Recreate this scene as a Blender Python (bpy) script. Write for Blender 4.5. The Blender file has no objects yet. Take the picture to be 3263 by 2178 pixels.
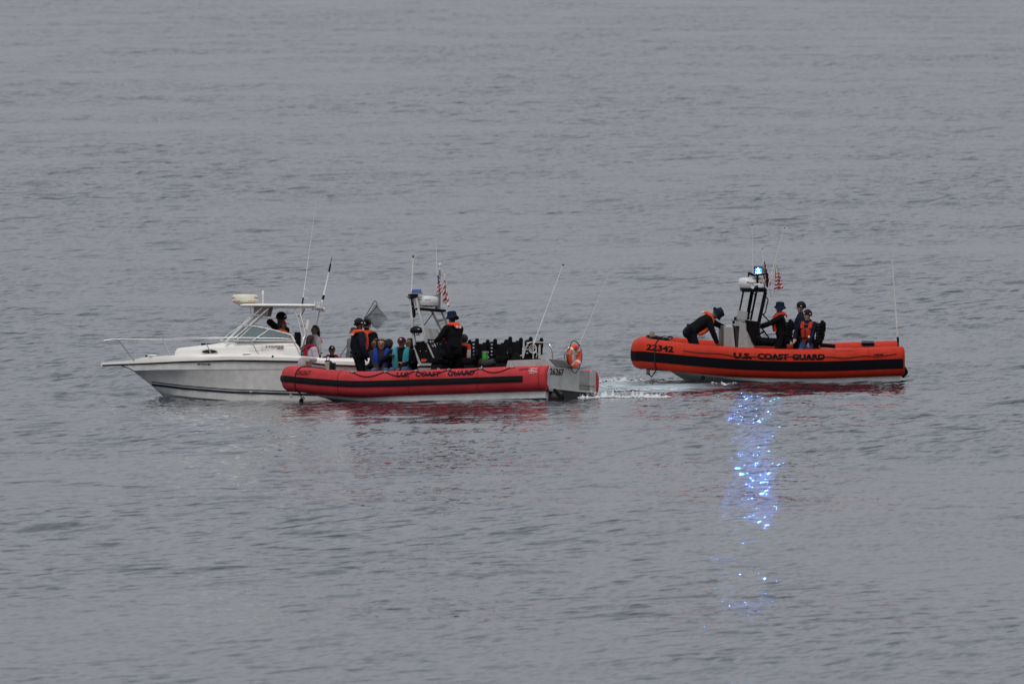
import bpy, bmesh, math, random
import numpy as np
from mathutils import Vector, Matrix

R = math.radians
scene = bpy.context.scene
C = scene.collection
random.seed(5)

# ------------------------------------------------------------------ camera
DIST = 460.0                       # metres from the lens to the nearer boats
MPP = 0.0077                       # metres per photo pixel at that distance
FPX = DIST / MPP                   # focal length in photo pixels
ELEV = R(1.6)
CAM_H = DIST * math.tan(ELEV)
PITCH = ELEV - math.atan((1270 - 1089) / FPX)
cam_d = bpy.data.cameras.new('camera')
cam = bpy.data.objects.new('camera', cam_d)
C.objects.link(cam)
cam.location = (0, -DIST, CAM_H)
cam.rotation_euler = (R(90) - PITCH, 0, 0)
cam_d.sensor_width = 36.0
cam_d.lens = FPX / 3263 * 36.0
cam_d.clip_start = 1.0
cam_d.clip_end = 40000.0
cam_d.dof.use_dof = True
cam_d.dof.focus_distance = DIST + 2
cam_d.dof.aperture_fstop = 6.5
scene.camera = cam

# ------------------------------------------------------------------ sky, sun, exposure
world = bpy.data.worlds.new('World')
scene.world = world
world.use_nodes = True
wn, wl = world.node_tree.nodes, world.node_tree.links
wn.clear()
w_out = wn.new('ShaderNodeOutputWorld')
w_bg = wn.new('ShaderNodeBackground')
w_sky = wn.new('ShaderNodeTexSky')
w_sky.sky_type = 'NISHITA'
w_sky.sun_disc = False
SUN_EL, SUN_AZ = R(58), R(200)
w_sky.sun_elevation = SUN_EL
w_sky.sun_rotation = SUN_AZ
w_sky.dust_density = 4.0
w_hsv = wn.new('ShaderNodeHueSaturation')
w_hsv.inputs['Saturation'].default_value = 0.15
wl.new(w_sky.outputs[0], w_hsv.inputs['Color'])
# even cloud layer over the sky: brighter overhead than at the horizon, as overcast skies are
w_tc = wn.new('ShaderNodeTexCoord')
w_sep = wn.new('ShaderNodeSeparateXYZ')
wl.new(w_tc.outputs['Generated'], w_sep.inputs[0])
w_mr = wn.new('ShaderNodeMapRange')
w_mr.inputs['From Min'].default_value = 0.0
w_mr.inputs['From Max'].default_value = 1.0
w_mr.inputs['To Min'].default_value = 3.72
w_mr.inputs['To Max'].default_value = 9.5
wl.new(w_sep.outputs['Z'], w_mr.inputs['Value'])
w_col = wn.new('ShaderNodeVectorMath'); w_col.operation = 'SCALE'
w_col.inputs[0].default_value = (0.945, 0.975, 1.06)
wl.new(w_mr.outputs[0], w_col.inputs['Scale'])
w_mix = wn.new('ShaderNodeMix'); w_mix.data_type = 'RGBA'
w_mix.inputs['Factor'].default_value = 0.9
wl.new(w_hsv.outputs[0], w_mix.inputs[6])
wl.new(w_col.outputs[0], w_mix.inputs[7])
wl.new(w_mix.outputs[2], w_bg.inputs['Color'])
w_bg.inputs['Strength'].default_value = 0.10
wl.new(w_bg.outputs[0], w_out.inputs[0])

sun_d = bpy.data.lights.new('sun', 'SUN')
sun_d.energy = 1.1
sun_d.angle = R(40)
sun_d.color = (1.0, 0.97, 0.93)
sun = bpy.data.objects.new('sun', sun_d)
C.objects.link(sun)
_sd = Vector((math.sin(SUN_AZ) * math.cos(SUN_EL), math.cos(SUN_AZ) * math.cos(SUN_EL), math.sin(SUN_EL)))
sun.rotation_euler = _sd.to_track_quat('Z', 'Y').to_euler()

vs = scene.view_settings
vs.view_transform = 'Standard'
vs.look = 'None'
vs.exposure = -0.08
vs.gamma = 1.0
scene.cycles.use_denoising = True
scene.cycles.sample_clamp_indirect = 6.0
scene.cycles.max_bounces = 8

# ------------------------------------------------------------------ materials
MATS = {}
def mat(name, col, rough=0.5, metal=0.0, var=0.12, vscale=6.0, bump=0.0, bscale=40.0, streak=None, spec=0.5, coat=0.0):
    """Plain procedural surface: base colour with noise variation, optional relief."""
    if name in MATS:
        return MATS[name]
    m = bpy.data.materials.new(name)
    m.use_nodes = True
    nt = m.node_tree
    b = nt.nodes['Principled BSDF']
    b.inputs['Roughness'].default_value = rough
    b.inputs['Metallic'].default_value = metal
    b.inputs['Specular IOR Level'].default_value = spec
    b.inputs['Coat Weight'].default_value = coat
    tc = nt.nodes.new('ShaderNodeTexCoord')
    mp = nt.nodes.new('ShaderNodeMapping')
    nt.links.new(tc.outputs['Object'], mp.inputs[0])
    if streak:
        mp.inputs['Scale'].default_value = streak
    nz = nt.nodes.new('ShaderNodeTexNoise')
    nz.inputs['Scale'].default_value = vscale
    nz.inputs['Detail'].default_value = 5
    nz.inputs['Roughness'].default_value = 0.62
    nt.links.new(mp.outputs[0], nz.inputs['Vector'])
    mr = nt.nodes.new('ShaderNodeMapRange')
    mr.inputs['From Min'].default_value = 0.3
    mr.inputs['From Max'].default_value = 0.7
    mr.inputs['To Min'].default_value = 1 - var
    mr.inputs['To Max'].default_value = 1 + var
    nt.links.new(nz.outputs[0], mr.inputs['Value'])
    sc = nt.nodes.new('ShaderNodeVectorMath'); sc.operation = 'SCALE'
    sc.inputs[0].default_value = col
    nt.links.new(mr.outputs[0], sc.inputs['Scale'])
    nt.links.new(sc.outputs[0], b.inputs['Base Color'])
    if bump:
        n2 = nt.nodes.new('ShaderNodeTexNoise')
        n2.inputs['Scale'].default_value = bscale
        n2.inputs['Detail'].default_value = 3
        nt.links.new(tc.outputs['Object'], n2.inputs['Vector'])
        bp = nt.nodes.new('ShaderNodeBump')
        bp.inputs['Strength'].default_value = bump
        bp.inputs['Distance'].default_value = 0.02
        nt.links.new(n2.outputs[0], bp.inputs['Height'])
        nt.links.new(bp.outputs[0], b.inputs['Normal'])
    MATS[name] = m
    return m

def stained(name, col, col2, rough=0.5, scale=3.0, lo=0.52, hi=0.68, metal=0.0, stretch=(1, 1, 1), col3=None):
    """Surface with patches of a second (worn or dirty) colour."""
    m = mat(name, col, rough, metal)
    nt = m.node_tree
    b = nt.nodes['Principled BSDF']
    old = b.inputs['Base Color'].links[0].from_socket
    tc = nt.nodes.new('ShaderNodeTexCoord')
    mp = nt.nodes.new('ShaderNodeMapping'); mp.inputs['Scale'].default_value = stretch
    nt.links.new(tc.outputs['Object'], mp.inputs[0])
    nz = nt.nodes.new('ShaderNodeTexNoise')
    nz.inputs['Scale'].default_value = scale
    nz.inputs['Detail'].default_value = 7
    nz.inputs['Roughness'].default_value = 0.65
    nt.links.new(mp.outputs[0], nz.inputs['Vector'])
    mr = nt.nodes.new('ShaderNodeMapRange')
    mr.inputs['From Min'].default_value = lo
    mr.inputs['From Max'].default_value = hi
    nt.links.new(nz.outputs[0], mr.inputs['Value'])
    mx = nt.nodes.new('ShaderNodeMix'); mx.data_type = 'RGBA'
    nt.links.new(mr.outputs[0], mx.inputs['Factor'])
    nt.links.new(old, mx.inputs[6])
    mx.inputs[7].default_value = (*col2, 1)
    nt.links.new(mx.outputs[2], b.inputs['Base Color'])
    return m

# ------------------------------------------------------------------ mesh helpers
class MB:
    """Collects shapes into one mesh."""
    def __init__(s):
        s.v, s.f, s.m = [], [], []
    def add(s, vf, mi=0):
        o = len(s.v)
        s.v += [Vector(p) for p in vf[0]]
        s.f += [tuple(i + o for i in f) for f in vf[1]]
        s.m += [mi] * len(vf[1])
        return s
    def build(s, name, mats, parent=None, smooth=True, angle=40, bevel=0.0):
        me = bpy.data.meshes.new(name)
        me.from_pydata([tuple(p) for p in s.v], [], s.f)
        if not isinstance(mats, (list, tuple)):
            mats = [mats]
        for m in mats:
            me.materials.append(m)
        me.polygons.foreach_set('material_index', s.m)
        bm = bmesh.new(); bm.from_mesh(me)
        bmesh.ops.recalc_face_normals(bm, faces=bm.faces)
        if bevel:
            es = [e for e in bm.edges if len(e.link_faces) == 2 and e.calc_face_angle(0) > R(35)]
            bmesh.ops.bevel(bm, geom=es, offset=bevel, segments=2, affect='EDGES', profile=0.6, clamp_overlap=True)
        if smooth:
            for f in bm.faces:
                f.smooth = True
            for e in bm.edges:
                if len(e.link_faces) == 2 and e.calc_face_angle(0) > R(angle):
                    e.smooth = False
        bm.to_mesh(me); bm.free()
        o = bpy.data.objects.new(name, me)
        C.objects.link(o)
        if parent is not None:
            o.parent = parent
        return o

def box(c, s, rot=None):
    c = Vector(c); hx, hy, hz = s[0] / 2, s[1] / 2, s[2] / 2
    v = [Vector((x, y, z)) for x in (-hx, hx) for y in (-hy, hy) for z in (-hz, hz)]
    if rot is not None:
        v = [rot @ p for p in v]
    return [p + c for p in v], [(0, 1, 3, 2), (4, 6, 7, 5), (0, 4, 5, 1), (2, 3, 7, 6), (0, 2, 6, 4), (1, 5, 7, 3)]

def bar(a, b, w, h, up=(0, 0, 1)):
    """Rectangular bar between two points."""
    a, b = Vector(a), Vector(b)
    t = (b - a).normalized(); u = Vector(up)
    s = t.cross(u)
    if s.length < 1e-4:
        s = t.cross(Vector((1, 0, 0)))
    s.normalize(); u = s.cross(t)
    v = []
    for p in (a, b):
        for i, j in ((-1, -1), (1, -1), (1, 1), (-1, 1)):
            v.append(p + s * (i * w / 2) + u * (j * h / 2))
    return v, [(3, 2, 1, 0), (4, 5, 6, 7), (0, 1, 5, 4), (1, 2, 6, 5), (2, 3, 7, 6), (3, 0, 4, 7)]

def loft(rings, closed=True, cap=True):
    v, f = [], []
    n = len(rings[0])
    for r in rings:
        v += [Vector(p) for p in r]
    for i in range(len(rings) - 1):
        for j in range(n if closed else n - 1):
            k = (j + 1) % n
            f.append((i * n + j, i * n + k, (i + 1) * n + k, (i + 1) * n + j))
    if cap and closed:
        f.append(tuple(reversed(range(n))))
        f.append(tuple(range((len(rings) - 1) * n, len(rings) * n)))
    return v, f

def smooth_path(pts, n=6):
    """Catmull-Rom through the points."""
    pts = [Vector(p) for p in pts]
    if len(pts) < 3:
        return pts
    out = []
    for i in range(len(pts) - 1):
        p0 = pts[max(i - 1, 0)]; p1 = pts[i]; p2 = pts[i + 1]; p3 = pts[min(i + 2, len(pts) - 1)]
        for k in range(n):
            t = k / n
            out.append(0.5 * ((2 * p1) + (p2 - p0) * t + (2 * p0 - 5 * p1 + 4 * p2 - p3) * t * t + (3 * p1 - p0 - 3 * p2 + p3) * t ** 3))
    out.append(pts[-1])
    return out

def tube(pts, r, n=8, cap=True):
    pts = [Vector(p) for p in pts]
    rr = r if isinstance(r, (list, tuple)) else [r] * len(pts)
    rings = []
    ref = None
    for i, p in enumerate(pts):
        t = (pts[min(i + 1, len(pts) - 1)] - pts[max(i - 1, 0)]).normalized()
        if ref is None:
            ref = t.orthogonal().normalized()
        ref = (ref - t * ref.dot(t)).normalized()
        b = t.cross(ref)
        rings.append([p + (ref * math.cos(2 * math.pi * k / n) + b * math.sin(2 * math.pi * k / n)) * rr[i] for k in range(n)])
    return loft(rings, True, cap)

def prism(poly, y0, y1):
    """Polygon of (x, z) extruded along y."""
    n = len(poly)
    v = [Vector((x, y0, z)) for x, z in poly] + [Vector((x, y1, z)) for x, z in poly]
    f = [tuple(range(n)), tuple(reversed(range(n, 2 * n)))]
    f += [(i, (i + 1) % n, n + (i + 1) % n, n + i) for i in range(n)]
    return v, f

def lathe(prof, c=(0, 0, 0), axis=(0, 0, 1), n=24, sx=1.0, sy=1.0):
    c = Vector(c); q = Vector((0, 0, 1)).rotation_difference(Vector(axis).normalized())
    rings = []
    for r, z in prof:
        rings.append([c + q @ Vector((r * sx * math.cos(2 * math.pi * k / n), r * sy * math.sin(2 * math.pi * k / n), z)) for k in range(n)])
    return loft(rings, True, True)

def torus(c, axis, Rm, r, n=36, m=10, sx=1.0):
    c = Vector(c); q = Vector((0, 0, 1)).rotation_difference(Vector(axis).normalized())
    v, f = [], []
    for i in range(n):
        a = 2 * math.pi * i / n
        for j in range(m):
            b = 2 * math.pi * j / m
            v.append(c + q @ Vector(((Rm + r * math.cos(b)) * math.cos(a), (Rm + r * math.cos(b)) * math.sin(a) * sx, r * math.sin(b))))
            f.append((i * m + j, ((i + 1) % n) * m + j, ((i + 1) % n) * m + (j + 1) % m, i * m + (j + 1) % m))
    return v, f

def ball(c, r, n=12):
    prof = [(math.sin(math.pi * (0.02 + 0.96 * i / n)), -math.cos(math.pi * (0.02 + 0.96 * i / n))) for i in range(n + 1)]
    rx, ry, rz = r if isinstance(r, (tuple, list)) else (r, r, r)
    v, f = lathe(prof, n=n + 4)
    return [Vector((p.x * rx, p.y * ry, p.z * rz)) + Vector(c) for p in v], f

def empty(name, M=None, label=None, cat=None, group=None):
    o = bpy.data.objects.new(name, None)
    o.empty_display_size = 0.1
    C.objects.link(o)
    if M is not None:
        o.matrix_world = M
    if label: o['label'] = label
    if cat: o['category'] = cat
    if group: o['group'] = group
    return o

def loose(o, F, label, cat, group=None):
    """Turns a mesh laid out in a boat's axes into a thing of its own, with its origin in its middle."""
    c = sum((v.co for v in o.data.vertices), Vector()) / len(o.data.vertices)
    o.parent = None
    for q in [o] + list(o.children):
        q.data.transform(Matrix.Translation(-c))
    o.matrix_world = F.M @ Matrix.Translation(c)
    o['label'] = label; o['category'] = cat
    if group: o['group'] = group
    return o

def crop(x0, y0, k):
    return lambda cx, cy: (x0 + k * cx, y0 + k * cy)

class Frame:
    """A boat's own axes: x towards its stern, y to its far side, z up."""
    def __init__(s, o, yaw, pitch, roll):
        s.M = Matrix.Translation(o) @ Matrix.Rotation(R(yaw), 4, 'Z') @ Matrix.Rotation(R(pitch), 4, 'Y') @ Matrix.Rotation(R(roll), 4, 'X')
        s.I = s.M.inverted()
    def ray(s, px, py):
        d = Vector(((px - 1631.5) / FPX, 0, 0)) + Vector((0, math.cos(PITCH), -math.sin(PITCH))) \
            - Vector((0, math.sin(PITCH), math.cos(PITCH))) * ((py - 1089) / FPX)
        o = s.I @ Vector(cam.location)
        return o, (s.I.to_3x3() @ d)
    def P(s, pp, y):
        o, d = s.ray(*pp); t = (y - o.y) / d.y
        return o + d * t
    def PX(s, pp, x):
        o, d = s.ray(*pp); t = (x - o.x) / d.x
        return o + d * t
    def pix(s, p):
        q = s.M @ Vector(p) - Vector(cam.location)
        f = q.y * math.cos(PITCH) - q.z * math.sin(PITCH)
        u = q.y * math.sin(PITCH) + q.z * math.cos(PITCH)
        return 1631.5 + FPX * q.x / f, 1089 - FPX * u / f

def interp(xs, ys):
    return lambda x: float(np.interp(x, xs, ys))

# ------------------------------------------------------------------ lettering
_txt = {}
def text_shape(s, bold=0.0, shear=0.0, cuts=2):
    """2-D outline mesh of a word: width and height normalised to (w, 1)."""
    key = (s, bold, shear, cuts)
    if key in _txt:
        return _txt[key]
    cu = bpy.data.curves.new('lettering', 'FONT')
    cu.body = s; cu.size = 1.0; cu.offset = bold; cu.shear = shear; cu.resolution_u = 3
    o = bpy.data.objects.new('lettering', cu)
    C.objects.link(o)
    bpy.context.view_layer.update()
    me = o.evaluated_get(bpy.context.evaluated_depsgraph_get()).to_mesh()
    bm = bmesh.new(); bm.from_mesh(me)
    bmesh.ops.triangulate(bm, faces=bm.faces)
    if cuts:
        for _ in range(cuts):
            es = [e for e in bm.edges if e.calc_length() > 0.22]
            if es:
                bmesh.ops.subdivide_edges(bm, edges=es, cuts=1)
                bmesh.ops.triangulate(bm, faces=bm.faces)
    bm.verts.index_update()
    v = [(p.co.x, p.co.y) for p in bm.verts]
    f = [tuple(x.index for x in q.verts) for q in bm.faces]
    bm.free()
    bpy.data.objects.remove(o)
    bpy.data.curves.remove(cu)
    x0 = min(p[0] for p in v); x1 = max(p[0] for p in v); y0 = min(p[1] for p in v); y1 = max(p[1] for p in v)
    h = y1 - y0
    v = [((p[0] - x0) / (x1 - x0), (p[1] - y0) / h) for p in v]
    _txt[key] = (v, f)
    return _txt[key]

def lettering(s, fn, bold=0.0, shear=0.0, cuts=2):
    v, f = text_shape(s, bold, shear, cuts)
    return [fn(a, b) for a, b in v], f

def quad_fn(p00, p10, p01, off=(0, 0, 0)):
    p00, p10, p01, off = Vector(p00), Vector(p10), Vector(p01), Vector(off)
    return lambda a, b: p00 + (p10 - p00) * a + (p01 - p00) * b + off

# ------------------------------------------------------------------ the water
def swell(x, y):
    """Long waves and the trough that the two rafted boats lie in (metres)."""
    h = 0.11 * np.sin(2 * np.pi * (0.985 * (y - 30) - 0.17 * x) / 62.0)
    h += 0.045 * np.sin(2 * np.pi * (0.93 * y + 0.36 * x) / 27.0 + 1.0)
    h -= 0.18 * np.exp(-((x + 6.5) / 6.5) ** 2 - ((y - 4.5) / 10.0) ** 2)
    h += 0.13 * np.exp(-((x - 6.5) / 6.0) ** 2 - ((y - 17.0) / 9.0) ** 2)
    return h
_s0 = float(swell(np.float64(1.3), np.float64(0.5)))
def level(x, y):
    return float(swell(np.float64(x), np.float64(y))) - _s0

def wave_height(x, y, dy):
    rng = np.random.RandomState(11)
    h = swell(x, y) - _s0
    g = 0.85 + 0.33 * np.sin(0.11 * x + 0.043 * y + 0.5) * np.sin(0.05 * y - 0.07 * x + 2.0) \
        + 0.28 * np.sin(0.021 * y + 0.013 * x + 1.1) + 0.15 * np.sin(0.31 * x - 0.12 * y) + 0.18 * np.sin(0.55 * x + 0.21 * y + 2.2) * np.sin(0.16 * y - 0.35 * x)
    g = np.clip(g, 0.3, 1.6)
    # calmer in the lee of the boats
    g = g * (1 - 0.72 * np.exp(-((x + 2.0) / 6.0) ** 4 - ((y + 20.0) / 30.0) ** 4)) * (1 - 0.6 * np.exp(-((x - 6.5) / 4.8) ** 4 - ((y - 9.0) / 9.0) ** 4))
    g = g * (0.55 + 0.45 * np.clip((y + 70) / 100, 0, 1))      # slicker water inshore
    n = 84
    for i in range(n):
        lam = 0.55 * (7.0 / 0.55) ** ((i + rng.rand()) / n)
        main = i % 5 < 3                             # oblique wind chop, plus a weaker cross sea
        a = (R(-63) + rng.randn() * R(20)) if main else (R(-14) + rng.randn() * R(28))
        k = 2 * np.pi / lam
        s = (0.0155 if lam < 2.0 else 0.0105) if main else (0.011 if lam < 2.0 else 0.0075)
        amp = s / k
        lam_y = lam / max(0.05, abs(np.cos(a)))
        att = np.clip((lam_y / (dy * 2.0) - 1.0) / 0.8, 0, 1) * np.clip(lam / 0.4 / np.maximum((y + DIST) / 460.0, 0.5) - 0.6, 0, 1)
        ph = k * (np.sin(a) * x + np.cos(a) * y) + rng.rand() * 6.283
        ph = ph + 1.0 * np.sin(0.43 * x * np.cos(i) + 0.24 * y * np.sin(i * 1.7) + i) + 0.6 * np.sin(0.9 * x * np.sin(i * 2.1) + 0.35 * y + 2 * i)
        h = h + (amp * g * att) * (np.sin(ph) + 0.28 * np.sin(2 * ph - 1.57))
    return h

def make_water():
    d = [40.0]
    while d[-1] < 12000:
        q = d[-1]
        if q < 270: st = 10 if q < 240 else 2.5
        elif q < 2200: st = 0.00072 * q
        else: st = 0.05 * q
        d.append(q + st)
    d = np.array(d)
    half = 3263 / 2 / FPX * 1.08
    u = np.linspace(-half, half, 330)
    e = half * np.array([1.06, 1.15, 1.3, 1.6, 2.1, 3, 5, 9, 18, 40])
    u = np.concatenate([-e[::-1], u, e])
    dy = np.gradient(d)
    D, U = np.meshgrid(d, u, indexing='ij')
    X = U * D
    Y = D - DIST
    DY = np.repeat(dy[:, None], len(u), 1)
    Z = np.zeros_like(X)
    for i in range(0, len(d), 200):
        sl = slice(i, i + 200)
        Z[sl] = wave_height(X[sl], Y[sl], DY[sl])
    edge = np.clip(1.35 - np.abs(U) / (half * 2.0), 0, 1) * np.clip((9000 - D) / 6000, 0, 1)
    Z = Z * edge
    nr, nc = X.shape
    co = np.stack([X, Y, Z], -1).reshape(-1, 3).astype(np.float32)
    me = bpy.data.meshes.new('water')
    me.vertices.add(nr * nc)
    me.vertices.foreach_set('co', co.ravel())
    a = (np.arange(nr - 1)[:, None] * nc + np.arange(nc - 1)[None, :]).ravel()
    q = np.stack([a, a + 1, a + nc + 1, a + nc], -1).astype(np.int32)
    me.loops.add(q.size)
    me.loops.foreach_set('vertex_index', q.ravel())
    me.polygons.add(len(q))
    me.polygons.foreach_set('loop_start', np.arange(0, q.size, 4, dtype=np.int32))
    me.polygons.foreach_set('use_smooth', np.ones(len(q), bool))
    me.update(calc_edges=True)
    o = bpy.data.objects.new('water', me)
    C.objects.link(o)
    o['kind'] = 'structure'
    o['label'] = 'grey rippled open sea under an overcast sky'
    m = bpy.data.materials.new('sea_water')
    m.use_nodes = True
    nt = m.node_tree; N = nt.nodes; L = nt.links
    b = N['Principled BSDF']
    b.inputs['IOR'].default_value = 1.333
    b.inputs['Roughness'].default_value = 0.06
    tc = N.new('ShaderNodeTexCoord')
    geo = N.new('ShaderNodeNewGeometry')
    acc = geo.outputs['Normal']
    def wnoise(scale, rot, sx, sy, detail, rough=0.55):
        mp = N.new('ShaderNodeMapping')
        mp.inputs['Scale'].default_value = (sx, sy, 1.0)
        r = N.new('ShaderNodeVectorRotate'); r.rotation_type = 'Z_AXIS'; r.inputs['Angle'].default_value = R(rot)
        L.new(tc.outputs['Object'], r.inputs['Vector'])
        L.new(r.outputs[0], mp.inputs[0])
        nz = N.new('ShaderNodeTexNoise')
        nz.noise_dimensions = '2D'
        nz.inputs['Scale'].default_value = scale
        nz.inputs['Detail'].default_value = detail
        nz.inputs['Roughness'].default_value = rough
        L.new(mp.outputs[0], nz.inputs['Vector'])
        return nz
    def gauss(cx, cy, sx, sy, inner=0.45):
        v = N.new('ShaderNodeVectorMath'); v.operation = 'SUBTRACT'
        L.new(tc.outputs['Object'], v.inputs[0]); v.inputs[1].default_value = (cx, cy, 0)
        w = N.new('ShaderNodeVectorMath'); w.operation = 'MULTIPLY'
        L.new(v.outputs[0], w.inputs[0]); w.inputs[1].default_value = (1 / sx, 1 / sy, 0)
        l = N.new('ShaderNodeVectorMath'); l.operation = 'LENGTH'
        L.new(w.outputs[0], l.inputs[0])
        r = N.new('ShaderNodeMapRange'); r.inputs['From Min'].default_value = 1.0; r.inputs['From Max'].default_value = inner
        L.new(l.outputs['Value'], r.inputs['Value'])
        return r.outputs[0]
    # wind patches: where the surface is ruffled and where it is slick
    pt = wnoise(0.07, 10, 1.0, 0.35, 3)
    pm = N.new('ShaderNodeMapRange'); pm.inputs['From Min'].default_value = 0.36; pm.inputs['From Max'].default_value = 0.62
    pm.inputs['To Min'].default_value = 0.2; pm.inputs['To Max'].default_value = 1.15
    L.new(pt.outputs[0], pm.inputs['Value'])
    # lee of the boats
    la, lb = gauss(-2.0, -18.0, 6.8, 34.0, 0.25), gauss(6.5, 10.0, 5.0, 10.0, 0.25)
    lm = N.new('ShaderNodeMath'); lm.operation = 'MAXIMUM'; L.new(la, lm.inputs[0]); L.new(lb, lm.inputs[1])
    lee = N.new('ShaderNodeMapRange'); lee.inputs['To Min'].default_value = 1.0; lee.inputs['To Max'].default_value = 0.26
    L.new(lm.outputs[0], lee.inputs['Value'])
    pml = N.new('ShaderNodeMath'); pml.operation = 'MULTIPLY'; L.new(pm.outputs[0], pml.inputs[0]); L.new(lee.outputs[0], pml.inputs[1])
    # steep little faces turned to the viewer side
    for scale, sy, lo, hi, amp in ((2.6, 0.22, 0.55, 0.75, 0.30), (0.75, 0.25, 0.56, 0.76, 0.17), (6.0, 0.16, 0.56, 0.77, 0.22)):
        nz = wnoise(scale, 24, 1.0, sy, 3.0)
        mr = N.new('ShaderNodeMapRange'); mr.interpolation_type = 'SMOOTHSTEP'
        mr.inputs['From Min'].default_value = lo; mr.inputs['From Max'].default_value = hi
        L.new(nz.outputs[0], mr.inputs['Value'])
        mk = N.new('ShaderNodeMath'); mk.operation = 'MULTIPLY'
        L.new(mr.outputs[0], mk.inputs[0]); L.new(pml.outputs[0], mk.inputs[1])
        sc_ = N.new('ShaderNodeVectorMath'); sc_.operation = 'SCALE'
        sc_.inputs[0].default_value = (0.55 * amp, -amp, 0); L.new(mk.outputs[0], sc_.inputs['Scale'])
        ad = N.new('ShaderNodeVectorMath'); ad.operation = 'ADD'
        L.new(acc, ad.inputs[0]); L.new(sc_.outputs[0], ad.inputs[1])
        acc = ad.outputs[0]
    # fine ripples in every direction
    for scale, sx, sy, ax, ay in ((5.0, 1.0, 0.35, 0.22, 0.10), (15.0, 1.0, 0.10, 0.34, 0.11)):
        nz = wnoise(scale, 14, sx, sy, 1.5)
        sb = N.new('ShaderNodeVectorMath'); sb.operation = 'SUBTRACT'
        L.new(nz.outputs['Color'], sb.inputs[0]); sb.inputs[1].default_value = (0.5, 0.5, 0.5)
        ml = N.new('ShaderNodeVectorMath'); ml.operation = 'MULTIPLY'
        L.new(sb.outputs[0], ml.inputs[0]); ml.inputs[1].default_value = (2 * ax, 2 * ay, 0)
        ls = N.new('ShaderNodeVectorMath'); ls.operation = 'SCALE'
        L.new(ml.outputs[0], ls.inputs[0]); L.new(lee.outputs[0], ls.inputs['Scale'])
        ad = N.new('ShaderNodeVectorMath'); ad.operation = 'ADD'
        L.new(acc, ad.inputs[0]); L.new(ls.outputs[0], ad.inputs[1])
        acc = ad.outputs[0]
    nm = N.new('ShaderNodeVectorMath'); nm.operation = 'NORMALIZE'
    L.new(acc, nm.inputs[0])
    L.new(nm.outputs[0], b.inputs['Normal'])
    # churned, aerated water left by the jets between the two rigid inflatables
    g1 = gauss(3.2, 13.0, 2.6, 7.5)
    nz = N.new('ShaderNodeTexNoise'); nz.inputs['Scale'].default_value = 1.0; nz.inputs['Detail'].default_value = 6
    mp = N.new('ShaderNodeMapping'); mp.inputs['Scale'].default_value = (0.9, 0.35, 1)
    L.new(tc.outputs['Object'], mp.inputs[0]); L.new(mp.outputs[0], nz.inputs['Vector'])
    r2 = N.new('ShaderNodeMapRange'); r2.inputs['From Min'].default_value = 0.26; r2.inputs['From Max'].default_value = 0.55
    L.new(nz.outputs[0], r2.inputs['Value'])
    mm = N.new('ShaderNodeMath'); mm.operation = 'MULTIPLY'
    L.new(g1, mm.inputs[0]); L.new(r2.outputs[0], mm.inputs[1])
    mx = N.new('ShaderNodeMix'); mx.data_type = 'RGBA'
    L.new(mm.outputs[0], mx.inputs['Factor'])
    mx.inputs[6].default_value = (0.020, 0.032, 0.047, 1)
    mx.inputs[7].default_value = (0.36, 0.45, 0.47, 1)
    L.new(mx.outputs[2], b.inputs['Base Color'])
    rr = N.new('ShaderNodeMapRange'); rr.inputs['To Min'].default_value = 0.025; rr.inputs['To Max'].default_value = 0.55
    L.new(mm.outputs[0], rr.inputs['Value']); L.new(rr.outputs[0], b.inputs['Roughness'])
    me.materials.append(m)
    return o
make_water()

# ================================================================== boats: shared
WHITE = mat('white_gelcoat', (0.82, 0.79, 0.74), 0.28, var=0.05, vscale=2.0, coat=0.2)
HULLW = stained('hull_gelcoat', (0.73, 0.71, 0.675), (0.66, 0.635, 0.60), 0.3, scale=1.1, lo=0.52, hi=0.8, stretch=(0.7, 1, 1.6))
CREAM = mat('aged_white_plastic', (0.72, 0.69, 0.55), 0.4, var=0.08, vscale=9)
DARK = mat('black_rubber', (0.010, 0.010, 0.012), 0.6, var=0.25, spec=0.12)
NAVYSTRIPE = mat('navy_stripe', (0.012, 0.02, 0.04), 0.35)
STEEL = mat('stainless_steel', (0.62, 0.61, 0.59), 0.28, metal=0.9, var=0.1)
ALU = stained('bare_aluminium', (0.47, 0.465, 0.45), (0.36, 0.35, 0.33), 0.42, scale=2.2, metal=0.35, stretch=(1, 1, 0.35))
ALUD = mat('grey_nonskid', (0.065, 0.065, 0.068), 0.85, var=0.15, bump=0.3, bscale=120)
BLACKM = mat('black_powder_coat', (0.007, 0.007, 0.009), 0.55, var=0.2, spec=0.1)
BLACKF = mat('black_vinyl', (0.006, 0.006, 0.007), 0.7, var=0.3, bump=0.1, spec=0.08)
REDT = stained('faded_red_collar', (0.53, 0.050, 0.060), (0.36, 0.024, 0.028), 0.6, scale=1.6, lo=0.42, hi=0.72, stretch=(0.5, 1, 1.4))
ORT = stained('orange_collar', (0.52, 0.034, 0.014), (0.38, 0.022, 0.010), 0.6, scale=1.4, lo=0.5, hi=0.8, stretch=(0.6, 1, 1))
for _m in (REDT, ORT):
    _m.node_tree.nodes['Principled BSDF'].inputs['Specular IOR Level'].default_value = 0.14
PALEH = stained('grey_hull_bottom', (0.62, 0.63, 0.62), (0.46, 0.48, 0.47), 0.4, scale=2.5, stretch=(0.5, 1, 1))
LETTER = mat('black_lettering', (0.008, 0.007, 0.009), 0.7, spec=0.06)
FADEL = mat('worn_black_lettering', (0.026, 0.012, 0.015), 0.75, var=0.35, vscale=20, spec=0.08)
RADW = mat('radome_white', (0.70, 0.70, 0.70), 0.35, var=0.04)
ROPE = mat('black_rope', (0.012, 0.012, 0.013), 0.9, var=0.3, vscale=60)
WROPE = mat('white_cord', (0.6, 0.6, 0.57), 0.9)
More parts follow.
